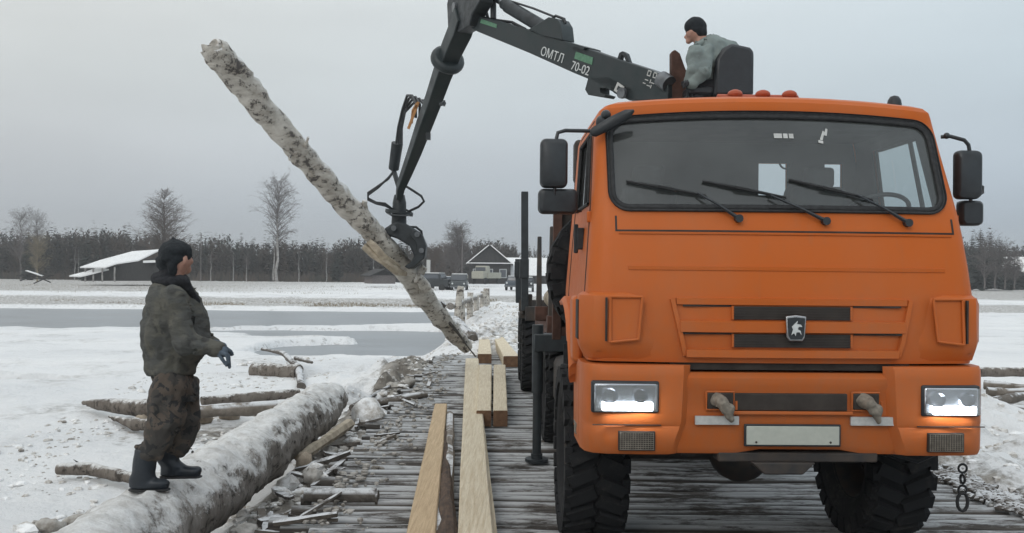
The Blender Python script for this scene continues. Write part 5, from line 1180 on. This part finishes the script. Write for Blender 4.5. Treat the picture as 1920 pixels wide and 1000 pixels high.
# elbow, stick
G0 = P(746, 372, 15.4); ns, sf = plane_fn(E0, G0); nsc = CI.to_3x3() @ ns
if (CI.to_3x3() @ Vector((0, -1, 0))).dot(nsc) < 0: nsc = -nsc
m = plate([(850, 10), (856, -20), (872, -45), (900, -50), (915, -25), (912, 5), (897, 30), (893, 50), (872, 62), (852, 55)], sf, nsc, .20); elb = obj('elbow_joint', m, 'crane_dark', cr, bevel=.015)
m = MB(); m.cyl(sf(866, 16)+nsc*.13, sf(866, 16)-nsc*.13, .07, n=14); obj('pivot_pin', m, 'steel', elb); m = MB(); m.cyl(sf(897, -22)+nsc*.13, sf(897, -22)-nsc*.13, .06, n=14); obj('pivot_pin', m, 'steel', elb)
m = MB(); m.box(sf(848, 22), (.08, .1, .14)); m.tube([sf(849, 18), sf(853, 6), sf(862, 0)], .03, 8); obj('hose_fitting', m, 'brass', elb)
ax = (sf(747, 330)-sf(850, 60)).normalized(); pv = nsc.cross(ax).normalized()
m = MB(); rings = []
for px_, py_, w_ in ((872, 28, 42), (864, 55, 42), (846, 95, 38), (829, 140, 34), (813, 187, 31), (795, 235, 29), (778, 283, 25), (763, 322, 21), (751, 352, 17), (748, 372, 13)):
    c = sf(px_, py_); hw = w_/FPX*(C(Vector((0, 0, CAMH)))-c).length/1.18/2; rings.append([c+pv*a*hw+nsc*b*hw for a, b in ((-1, -1), (1, -1), (1, 1), (-1, 1))])
m.loft(rings); stick = obj('stick', m, 'crane_paint', cr, bevel=.012)
m = MB(); c = sf(839, 113); m.cyl(c-ax*.075, c+ax*.075, .25, n=28); q = obj('hose_guard', m, 'crane_paint', stick, bevel=.05)
m = MB(); m.tube([sf(826, 196), sf(833, 194)], .03, 8); m.box(sf(833, 194), (.03, .06, .08)); obj('stick_bolt', m, 'crane_dark', stick); m = MB(); m.box(sf(803, 256), (.07, .12, .1)); obj('stick_bolt', m, 'crane_dark', stick)
m = MB(); m.box(sf(790, 218)+nsc*.13, (.04, .04, .45), Matrix.Rotation(.35, 3, 'Y')); m.tube([sf(783, 232)+nsc*.1, sf(788, 208)+nsc*.12, sf(795, 196)+nsc*.12], .022, 6); obj('brass_fitting', m, 'brass', stick)
# inner extension cylinder and hose carrier
m = MB(); m.cyl(sf(745, 268), sf(738, 318), .10, .09, 12); obj('hose_carrier', m, 'crane_dark', stick, bevel=.01)
m = MB(); m.cyl(sf(737, 316), sf(748, 352), .045, n=8); obj('hose_carrier_foot', m, 'crane_dark', stick)
m = MB()
for i in range(4):
    o_ = nsc*(.05*(i-1.5)); dx = (i-1.5)*4
    m.tube([sf(748+dx*.5, 270)+o_, sf(750+dx*.8, 240)+o_, sf(757+dx, 208-dx*.4)+o_, sf(770+dx*.3, 186-dx)+o_, sf(783-dx*.3, 184-dx*.6)+o_, sf(791-dx*.5, 196)+o_, sf(790-dx*.3, 222)+o_], .022, 7)
obj('hydraulic_hose', m, 'hose_rubber', stick)
# hoses at the elbow, top of frame
m = MB()
for i in range(3): m.tube([bf(905+i*6, 42), bf(890+i*9, 8), bf(878+i*12, -25), bf(870+i*10, -60)], .022, 7)
m.tube([bf(925, 35), bf(925, 10), bf(922, -20), bf(915, -60)], .04, 8); obj('hydraulic_hose', m, 'hose_rubber', boom)
m = MB(); m.tube([bf(900, 34), bf(893, 10), bf(884, -15)], .026, 7); obj('hydraulic_hose', m, 'label_grey', boom)
m = MB(); m.tube([bf(905, 33), bf(930, 38), bf(960, 42), bf(985, 55)], .02, 6); obj('hydraulic_pipe', m, 'hose_rubber', boom)
# lettering on boom: frame along the boom
exd = (bf(1150, 165-12)-bf(950, 78)).normalized()
if exd.x < 0: exd = -exd
eyd = nbc.cross(exd).normalized()
def boomtext(txt, px, py, size, sp=1.0, nm='lettering', ang=0):
    me_ = text_mesh(txt, size, .002, sp); me_.materials.append(MAT['white_print']); o_ = obj(nm, me_, None, boom)
    o_.matrix_local = frame_at(bfF(px, py), exd, eyd) @ Matrix.Rotation(ang, 4, 'Z'); return o_
bfF = lambda px, py: C(PL(px, py, B0+(TM.to_3x3() @ nbc)*.084, nb))
boomtext('ОМТЛ', 1035, 104, .15); boomtext('70-02', 1088, 129, .145)
m = MB()
for i, (x_, y_, w_, h_) in enumerate(((0, .05, .05, .012), (0, .0, .05, .012), (-.022, .025, .010, .05), (.022, .025, .010, .05), (.09, .05, .05, .012), (.09, .0, .05, .012), (.068, .025, .010, .05), (.112, .025, .010, .05), (-.01, -.05, .05, .010), (.05, -.05, .012, .04), (.09, -.06, .05, .010), (-.03, -.09, .04, .010), (.04, -.1, .05, .010), (.08, -.1, .012, .035))):
    m.box((x_, y_, 0), (w_, h_, .003))
o_ = obj('worn_print', m, 'label_grey', boom, 0); o_.matrix_local = frame_at(bfF(1216, 142), exd, eyd)
for (x0, y0, x1, y1, x2, y2, x3, y3, mt, nm) in ((1080, 97, 1112, 108, 1110, 122, 1077, 110, 'green_sticker', 'green_plate'), (903, 36, 932, 46, 931, 53, 900, 43, 'green_sticker', 'green_plate'), (1158, 154, 1171, 163, 1164, 179, 1151, 170, 'label_grey', 'warning_label')):
    m = MB(); q = [bfF(*p)-nbc*.001 for p in ((x0, y0), (x1, y1), (x2, y2), (x3, y3))]; m.ext(q, nbc*.003); o_ = obj(nm, m, mt, boom, 0)
    if nm == 'warning_label': m = MB(); cc = sum(q, Vector())/4; q2 = [cc+(v-cc)*.45+nbc*.004 for v in q]; m.ext(q2, nbc*.002); obj('label_symbol', m, 'crane_dark', o_, 0)
m = MB(); m.cyl(bf(1183, 178)+nbc*.12, bf(1183, 178)+nbc*.16, .06, n=14); obj('boom_pin', m, 'steel', boom)
m = MB(); m.cyl(bf(1247, 150)+nbc*.06, bf(1262, 160)+nbc*.06, .09, n=14); obj('boom_root_housing', m, 'steel', boom)
for i in range(3): m = MB(); m.ext([bf(1200+i*7, 133+i*2)+nbc*.123, bf(1203+i*7, 134+i*2)+nbc*.123, bf(1199+i*7, 160+i*2)+nbc*.123, bf(1196+i*7, 159+i*2)+nbc*.123], nbc*.002)
# rotator and grapple hanging from the stick tip
GD = 15.5
def gp(px, py, dd=0): return C(P(px, py, GD+dd))
m = MB(); m.cyl(gp(749, 366), gp(749, 382), .09, .12, 14); m.cyl(gp(749, 380), gp(748, 420), .115, .13, 16); rot = obj('rotator', m, 'crane_dark', cr, 40)
m = MB(); m.cyl(gp(749, 396), gp(748, 402), .24, n=22); m.tube([gp(725, 398, -.1), gp(735, 404, -.25), gp(760, 405, -.25), gp(772, 400, -.05), gp(762, 394, .1)], .02, 6); obj('rotator_disc', m, 'crane_dark', rot)
m = MB(); m.cyl(gp(752, 370)+Vector((0, -.09, 0)), gp(752, 370)+Vector((0, .09, 0)), .03, n=10); obj('rotator_pin', m, 'bright_metal', rot)
m = MB(); m.ext([gp(724, 428, -.25), gp(745, 414, -.25), gp(762, 420, -.25), (gp(788, 436, -.25)), gp(798, 460, -.25), gp(795, 482, -.25), gp(775, 503, -.25), gp(766, 505, -.25), gp(776, 480, -.25), gp(768, 462, -.25), gp(745, 448, -.25), gp(722, 440, -.25)], (0, .5, 0)); gb = obj('grapple_frame', m, 'crane_dark', cr, bevel=.03)
# jaws : thick curved plates around the log
def jaw(pts, dd, w_, nm='grapple_jaw'):
    m = MB(); q = [gp(x, y_, dd) for x, y_ in pts]; m.ext(q, (0, w_, 0)); return obj(nm, m, 'crane_dark', cr, bevel=.015)
jaw([(775, 430), (792, 440), (799, 462), (796, 484), (778, 500), (766, 505), (758, 500), (772, 490), (782, 472), (780, 455), (768, 442)], -.34, .10)
jaw([(775, 430), (792, 440), (799, 462), (796, 484), (778, 500), (766, 505), (758, 500), (772, 490), (782, 472), (780, 455), (768, 442)], .24, .10)
jaw([(722, 428), (740, 416), (752, 430), (735, 440), (728, 452), (724, 470), (735, 488), (722, 484), (712, 466), (714, 445)], -.1, .10)
jaw([(722, 428), (740, 416), (752, 430), (735, 440), (728, 452), (724, 470), (735, 488), (722, 484), (712, 466), (714, 445)], .5, .10)
m = MB(); m.cyl(gp(735, 432, -.0), gp(785, 452, .0), .09, n=14); obj('grapple_cylinder', m, 'crane_dark', gb)
for x_, y_ in ((738, 428), (782, 440), (790, 470)): m = MB(); m.cyl(gp(x_, y_, -.38), gp(x_, y_, .36), .045, n=12); obj('grapple_pin', m, 'steel', gb)
m = MB(); m.tube([gp(765, 432, -.1), gp(768, 426, -.15), gp(780, 426, -.15), gp(790, 434, -.1), gp(791, 442, -.05)], .022, 6); obj('grapple_hose', m, 'hose_rubber', gb)
m = MB()
for o_ in (0, 1): m.tube([gp(738, 322, -.05), gp(728, 336-o_*2, -.1), gp(708, 350+o_*3, -.15), gp(690, 362+o_*4, -.15), gp(690, 372+o_*3, -.1), gp(705, 380+o_*2, -.1), gp(722, 382+o_*4, -.1), gp(735, 392, -.05), gp(737, 398, 0)], .02, 7)
m.tube([gp(762, 350, 0), gp(775, 358, -.1), gp(790, 368, -.15), gp(795, 378, -.15), gp(785, 388, -.1), gp(768, 396, 0)], .022, 7); obj('rotator_hose', m, 'hose_rubber', rot)

# ================================================================== HELD BIRCH LOG
hl = thing('held_log', 'long pale birch log with scarred bark slanting in the grip of the crane', 'log', P(750, 480, 15.6))
OL = P(750, 480, 15.6)
def hp(px, py, d): return P(px, py, d)-OL
ctr = [(396, 90, 12.5, .15), (404, 99, 12.56, .215), (440, 140, 12.9, .215), (500, 210, 13.4, .20), (560, 285, 13.95, .205), (620, 352, 14.5, .20), (680, 415, 15.0, .215), (722, 466, 15.4, .22), (765, 515, 15.85, .20), (800, 565, 16.4, .20), (838, 612, 17.0, .185), (880, 655, 17.55, .15)]
m = MB(); P_ = []; R_ = []
for i in range(len(ctr)-1):
    for j in range(8):
        t = j/8; a, b = ctr[i], ctr[i+1]; P_.append(hp(a[0], a[1], a[2]).lerp(hp(b[0], b[1], b[2]), t)+Vector((random.uniform(-.01, .01),)*3)); R_.append((a[3]*(1-t)+b[3]*t)*random.uniform(.97, 1.03)*.93)
m.tube(P_, R_, 22); me_ = mesh_of(m, 'trunk', 'birch_log_bark', 60); noisy(me_, .045, 3.0, 4, .02, 12); obj('trunk', me_, None, hl)
def stub(a, b, r0, r1, mt='birch_log_bark', nm='branch_stub'):
    m = MB(); q = [a.lerp(b, t)+Vector((random.uniform(-.01, .01),)*3) for t in np.linspace(0, 1, 6)]; m.tube(q, list(np.linspace(r0, r1, 6)), 8, jit=.15); me_ = mesh_of(m, nm, mt, 50); noisy(me_, .02, 9, 2); obj(nm, me_, None, hl)
stub(hp(570, 292, 13.95), hp(577, 258, 13.7), .06, .018); stub(hp(548, 280, 13.9), hp(543, 300, 13.7), .03, .012); stub(hp(683, 402, 14.95), hp(685, 376, 14.8), .06, .04)
stub(hp(822, 588, 16.7), hp(832, 570, 16.6), .08, .06, 'dirty_wood'); stub(hp(825, 585, 16.6), hp(893, 668, 17.2), .028, .02, 'dirty_wood', 'split_strip'); stub(hp(785, 512, 15.8), hp(795, 500, 15.8), .09, .07, 'birch_log_bark')
stub(hp(800, 540, 15.9), hp(782, 520, 15.7), .1, .09)
def torn(pts, d0, nm):
    m = MB(); q = [P(x, y_, d)-OL for x, y_, d in pts]; m.tube(q, [.05, .065, .07, .06, .03], 8, jit=.2); me_ = mesh_of(m, nm, 'split_wood', 40); noisy(me_, .03, 8, 5); obj(nm, me_, None, hl)
torn([(682, 462, 14.9), (700, 478, 14.95), (722, 494, 15.0), (745, 508, 15.2), (760, 514, 15.4)], 15, 'torn_splinter')
torn([(690, 452, 14.9), (705, 466, 14.9), (718, 480, 14.95), (735, 492, 15.1), (748, 500, 15.3)], 15, 'torn_splinter')
# ================================================================== PEOPLE
def tubepts(f, pts): return [f(*p) for p in pts]
def ringbody(m, rings, n=20, up=None):
    # rings: (centre, half width vector, half depth vector)
    m.loft([[c+a*cos(2*pi*j/n)+b*sin(2*pi*j/n) for j in range(n)] for c, a, b in rings])
# ---- worker on the log: faces right, turned slightly away
MD = 6.42
mo = P(300, 912, MD)
mo_top = .33
man = thing('person', 'worker in grey jacket, camouflage trousers and black hat standing on the big log', 'person', mo)
def mp_(px, py, dd=0): return P(px, py, MD+dd)-mo
X_ = Vector((1, 0, 0)); Y_ = Vector((0, 1, 0)); Zv = Vector((0, 0, 1)); pm = MD/FPX
def R3(px0, px1, py, dep, dd=0, tilt=0):
    c = mp_((px0+px1)/2, py, dd); return (c, X_*(px1-px0)/2*pm+Zv*tilt, Y_*dep)
# body: head + neck + hands, one continuous skin
m = MB(); hc = mp_(335, 486, .0)
m.sph(hc, (.088, .075, .112), 18, 14); m.rcone(mp_(332, 505), mp_(322, 535), .06, .07)
fd = Vector((.54, .84, 0)); sdv = Vector((-.84, .54, 0))      # facing direction
m.rcone(hc+fd*.05+Zv*-.055, hc+fd*.068+Zv*-.075, .045, .035); m.rcone(hc+fd*.088+Zv*.012, hc+fd*.100+Zv*-.018, .012, .015)      # chin, nose
m.rcone(hc+fd*.078+Zv*-.048-sdv*.015, hc+fd*.078+Zv*-.048+sdv*.015, .014); m.rcone(hc+fd*.075+Zv*.035-sdv*.03, hc+fd*.075+Zv*.035+sdv*.03, .016)
for s_ in (-1, 1): m.sph(hc+fd*.06+sdv*s_*.045+Zv*-.015, .028, 8, 6)
e_ = hc-sdv*.078-fd*.01+Zv*-.012; m.sph(e_, (.02, .014, .034), 10, 8)
m.rcone(mp_(318, 530), mp_(318, 690), .10, .11); 
for dz in (-.10, .10): m.rcone(mp_(330, 555, dz), mp_(352, 640, dz), .045, .04); m.rcone(mp_(352, 640, dz), mp_(402, 655, dz), .04, .03)
for dz, kx, kk in ((-.09, 315, 276), (.09, 348, 325)): m.rcone(mp_(320, 700, dz), mp_(kx, 795, dz*1.1), .06, .045); m.rcone(mp_(kx, 795, dz*1.1), mp_(kk, 870 if dz < 0 else 858, dz*1.1), .04, .03)
body = fused('body', m, 'skin', man, .012, 2)
# eyes
for s_ in (-1, 1): m = MB(); m.sph(hc+fd*.078+sdv*s_*.032+Zv*.012, .012, 8, 6); obj('eye', m, 'collar_fur', man)
# jacket
m = MB()
ringbody(m, [R3(305, 352, 524, .10), R3(290, 358, 538, .17), R3(281, 368, 556, .22), R3(275, 379, 580, .235), R3(271, 387, 605, .235), R3(270, 391, 635, .22), R3(271, 384, 660, .205), R3(274, 369, 676, .19), R3(278, 363, 690, .185), R3(284, 361, 700, .18)], 26)
m.rcone(mp_(327, 556, -.20), mp_(350, 640, -.24), .085, .082); m.rcone(mp_(350, 640, -.24), mp_(404, 655, -.20), .080, .052)
m.rcone(mp_(345, 560, .20), mp_(370, 625, .24), .085, .075); m.rcone(mp_(370, 625, .24), mp_(405, 648, .20), .07, .05)
jk = fused('jacket', m, 'jacket_grey', man, .013, 2, .038, 6, 2, .018, 16)
m = MB(); cpt = [mp_(318+24*cos(a), 524+6*sin(a)-8*cos(a)*-.2, -.13*sin(a)) for a in np.linspace(0, 2*pi, 15)[:-1]]
for i in range(14): m.rcone(cpt[i], cpt[(i+1) % 14], .042)
for i in range(4): m.rcone(mp_(345+i*6, 528+i*10, -.10+.02*i), mp_(351+i*6, 538+i*10, -.08+.02*i), .036-.003*i)
m.rcone(mp_(318, 522), mp_(318, 535), .09); fused('fur_collar', m, 'collar_fur', man, .012, 1, .012, 30, 3)
# belt line shading comes from a real waistband
# trousers
m = MB(); ringbody(m, [R3(286, 360, 700, .165), R3(287, 366, 725, .17), R3(292, 371, 750, .17)], 22)
m.rcone(mp_(318, 725, -.09), mp_(314, 790, -.10), .135, .115); m.rcone(mp_(314, 790, -.10), mp_(288, 838, -.10), .113, .096); m.rcone(mp_(288, 838, -.10), mp_(278, 856, -.10), .082, .072)
m.rcone(mp_(335, 725, .08), mp_(349, 795, .10), .135, .108); m.rcone(mp_(349, 795, .10), mp_(334, 838, .10), .105, .085); m.rcone(mp_(334, 838, .1), mp_(328, 848, .1), .07, .06)
m.rcone(mp_(258, 838, -.10), mp_(300, 854, -.12), .03, .035); m.rcone(mp_(354, 838, .08), mp_(362, 849, .05), .012, .006)
fused('trousers', m, 'camouflage_cloth', man, .013, 2, .04, 7, 4, .018, 18)
# boots: shaft and foot
for dz, sx_, top, ank, heel, toe, by in ((-.10, 276, 842, 885, 242, 318, 917), (.10, 322, 838, 862, 300, 378, 893)):
    m = MB(); yb = 1.0
    ringbody(m, [R3(sx_-23, sx_+20, top, .075, dz), R3(sx_-25, sx_+18, (top+ank)/2, .072, dz), R3(sx_-28, sx_+14, ank, .066, dz), R3(heel+1, heel+50, ank+12, .058, dz), R3(heel, heel+48, by-2, .052, dz)], 18)
    m.rcone(mp_(heel+20, by-12, dz), mp_(toe-12, by-10, dz), .052, .046, flat=(Zv, .75)); m.rcone(mp_(heel+14, by-6, dz), mp_(toe-10, by-5, dz), .036, .034)
    bt = fused('boot', m, 'boot_rubber', man, .010, 2, .008, 12, 5)
    m = MB(); m.rcone(mp_(heel+14, by+1, dz), mp_(toe-11, by+1, dz), .055, .046, flat=(Zv, .25)); obj('sole', m, 'black_rubber', bt, bevel=.008)
# gloves with separate bent fingers
def glove(w0, w1, tips, thumb, dd, name='glove'):
    m = MB(); a, b = mp_(w0[0], w0[1], dd), mp_(w1[0], w1[1], dd); m.rcone(a, b, .042, .040, flat=(Y_, .8))
    pal = b
    for i, (k1, k2) in enumerate(tips):
        o_ = Y_*(.026*(i-1.5)); p0 = b+o_; p1 = mp_(k1[0], k1[1], dd)+o_*1.1; p2 = mp_(k2[0], k2[1], dd)+o_*1.1; m.rcone(p0, p1, .0135, .0125, 8); m.rcone(p1, p2, .0125, .0105, 8)
    t0 = a.lerp(b, .4); m.rcone(t0-Y_*.02, mp_(thumb[0][0], thumb[0][1], dd)-Y_*.035, .017, .014, 8); m.rcone(mp_(thumb[0][0], thumb[0][1], dd)-Y_*.035, mp_(thumb[1][0], thumb[1][1], dd)-Y_*.03, .014, .011, 8)
    return fused(name, m, 'glove_cloth', man, .006, 1, .002, 30, 2)
glove((400, 655), (417, 660), [((428, 664), (432, 680)), ((430, 667), (432, 688)), ((428, 670), (429, 690)), ((425, 671), (425, 685))], ((420, 673), (427, 684)), -.20)
glove((402, 647), (416, 652), [((428, 652), (437, 658)), ((429, 655), (437, 662)), ((428, 658), (435, 665)), ((425, 660), (431, 667))], ((418, 662), (426, 667)), .18)
m = MB(); m.sph(mp_(329, 474), (.115, .11, .092), 20, 14); m.sph(mp_(327, 486), (.112, .112, .05), 20, 10); m.sph(mp_(325, 449), (.018, .018, .02), 8, 6); m.rcone(mp_(305, 492, 0), mp_(315, 505, 0), .05, .05); m.rcone(mp_(323, 500, -.07), mp_(325, 508, -.06), .035)
fused('fur_hat', m, 'hat_wool', man, .011, 2, .012, 14, 6, .006, 45)

# ---- crane operator: seated, leaning to the levers at the left, looking at the camera-left
OD = 9.42
oo = P(1350, 165, OD)
op = thing('person', 'crane operator in pale grey jacket and black cap leaning over levers above the cab', 'person', oo)
pm2 = OD/FPX
def op_(px, py, dd=0): return P(px, py, OD+dd)-oo
def R4(cx_, cy_, hw, dep, ax_, dd=0):
    c = op_(cx_, cy_, dd); return (c, ax_*hw*pm2, Y_*dep)
m = MB(); hc = op_(1303, 58); fd = Vector((-.80, .52, -.28)).normalized(); sdv = Vector((-.55, -.83, 0))
m.sph(hc, (.092, .08, .115), 18, 14); m.rcone(op_(1307, 68), op_(1318, 84), .06, .07); m.rcone(hc+fd*.05+Zv*-.06, hc+fd*.072+Zv*-.08, .042, .032); m.rcone(hc+fd*.088+Zv*.005, hc+fd*.112+Zv*-.022, .012, .017)
m.rcone(hc+fd*.078+Zv*-.05-sdv*.015, hc+fd*.078+Zv*-.05+sdv*.015, .014); m.rcone(hc+fd*.075+Zv*.03-sdv*.03, hc+fd*.075+Zv*.03+sdv*.03, .016)
for s_ in (-1, 1): m.sph(hc+fd*.06+sdv*s_*.045+Zv*-.02, .028, 8, 6); m.sph(hc+sdv*s_*.08+Zv*-.02, (.02, .014, .032), 8, 6)
m.rcone(op_(1320, 85), op_(1350, 160), .10, .11); m.rcone(op_(1350, 168, .1), op_(1305, 172, .1), .07, .06); m.rcone(op_(1350, 168, -.1), op_(1305, 172, -.1), .07, .06)
fused('body', m, 'skin', op, .013, 2)
for s_ in (-1, 1): m = MB(); m.sph(hc+fd*.080+sdv*s_*.032+Zv*.008, .012, 8, 6); obj('eye', m, 'collar_fur', op)
m = MB(); m.sph(op_(1304, 50), (.118, .105, .10), 18, 12); m.sph(op_(1306, 58), (.112, .105, .05), 16, 8); m.sph(op_(1312, 62), (.08, .1, .06), 12, 8); fused('knit_cap', m, 'hat_wool', op, .012, 2, .008, 14, 3)
m = MB(); ax_ = Vector((.78, 0, .62)); 
ringbody(m, [R4(1315, 76, 14, .10, ax_), R4(1320, 84, 28, .18, ax_), R4(1328, 96, 38, .22, ax_), R4(1336, 112, 40, .23, ax_), R4(1342, 130, 37, .21, ax_), R4(1350, 150, 32, .2, ax_), R4(1356, 170, 30, .19, X_)], 22)
m.rcone(op_(1330, 92), op_(1356, 104), .15, .17); m.rcone(op_(1338, 98), op_(1362, 112), .17, .18); m.rcone(op_(1345, 95), op_(1368, 125), .12, .15); m.rcone(op_(1322, 92), op_(1310, 135), .13, .12)
m.rcone(op_(1306, 98, -.2), op_(1300, 130, -.24), .088, .075); m.rcone(op_(1300, 128, -.24), op_(1292, 150, -.2), .07, .05)
m.rcone(op_(1325, 98, -.18), op_(1320, 135, -.26), .09, .08); m.rcone(op_(1320, 135, -.26), op_(1298, 158, -.24), .07, .05)
m.rcone(op_(1320, 98, .22), op_(1308, 130, .2), .085, .075); m.rcone(op_(1308, 130, .2), op_(1292, 152, .1), .07, .05)
fused('jacket', m, 'jacket_pale', op, .014, 2, .04, 6, 7, .018, 15)
m = MB(); m.rcone(op_(1318, 80, -.1), op_(1297, 92, -.12), .035); m.rcone(op_(1330, 72, 0), op_(1318, 80, -.1), .04); m.rcone(op_(1330, 72, 0), op_(1315, 82, .12), .04); fused('collar', m, 'jacket_pale', op, .012, 1, .01, 20)
m = MB(); m.rcone(op_(1352, 165, .12), op_(1306, 168, .12), .095, .08); m.rcone(op_(1352, 165, -.12), op_(1306, 168, -.12), .095, .08); m.rcone(op_(1306, 168, -.12), op_(1302, 225, -.12), .075, .06); m.rcone(op_(1306, 168, .12), op_(1302, 225, .12), .075, .06)
fused('trousers', m, 'dark_cloth', op, .015, 2, .015, 8)
for dz in (-.12, .12): m = MB(); m.rcone(op_(1303, 215, dz), op_(1303, 232, dz), .06, .055); m.rcone(op_(1303, 234, dz), op_(1285, 236, dz), .05, .045); fused('boot', m, 'boot_rubber', op, .012, 1)
for (hx, hy, dz) in ((1293, 155, -.24), (1288, 153, .1)):
    m = MB(); w_ = op_(hx+4, hy, dz); pal = op_(hx-2, hy+1, dz); m.rcone(w_, pal, .036, .038)
    for i in range(4): o_ = Y_*(.024*(i-1.5)); m.rcone(pal+o_, pal+o_+Vector((-.045, 0, -.01)), .0125, .012, 8); m.rcone(pal+o_+Vector((-.045, 0, -.01)), pal+o_+Vector((-.045, 0, -.045)), .012, .010, 8)
    m.rcone(w_-Y_*.03, pal+Vector((-.03, -.04, -.03)), .015, .012, 8); fused('glove', m, 'dark_cloth', op, .007, 1)

# ================================================================== AIR
m = MB(); m.box((0, 690, 22), (2100, 1700, 48)); hz = obj('haze', m, 'white_trim', None, 0); hz['kind'] = 'stuff'; hz['label'] = 'thin winter haze'
hm_ = bpy.data.materials.new('haze_air'); hm_.use_nodes = True; t = hm_.node_tree; t.nodes.clear(); oo_ = t.nodes.new('ShaderNodeOutputMaterial'); pv_ = t.nodes.new('ShaderNodeVolumePrincipled')
pv_.inputs['Color'].default_value = (.97, .985, 1, 1); pv_.inputs['Density'].default_value = .0008; pv_.inputs['Anisotropy'].default_value = .2; t.links.new(pv_.outputs[0], oo_.inputs['Volume'])
hz.data.materials.clear(); hz.data.materials.append(hm_)
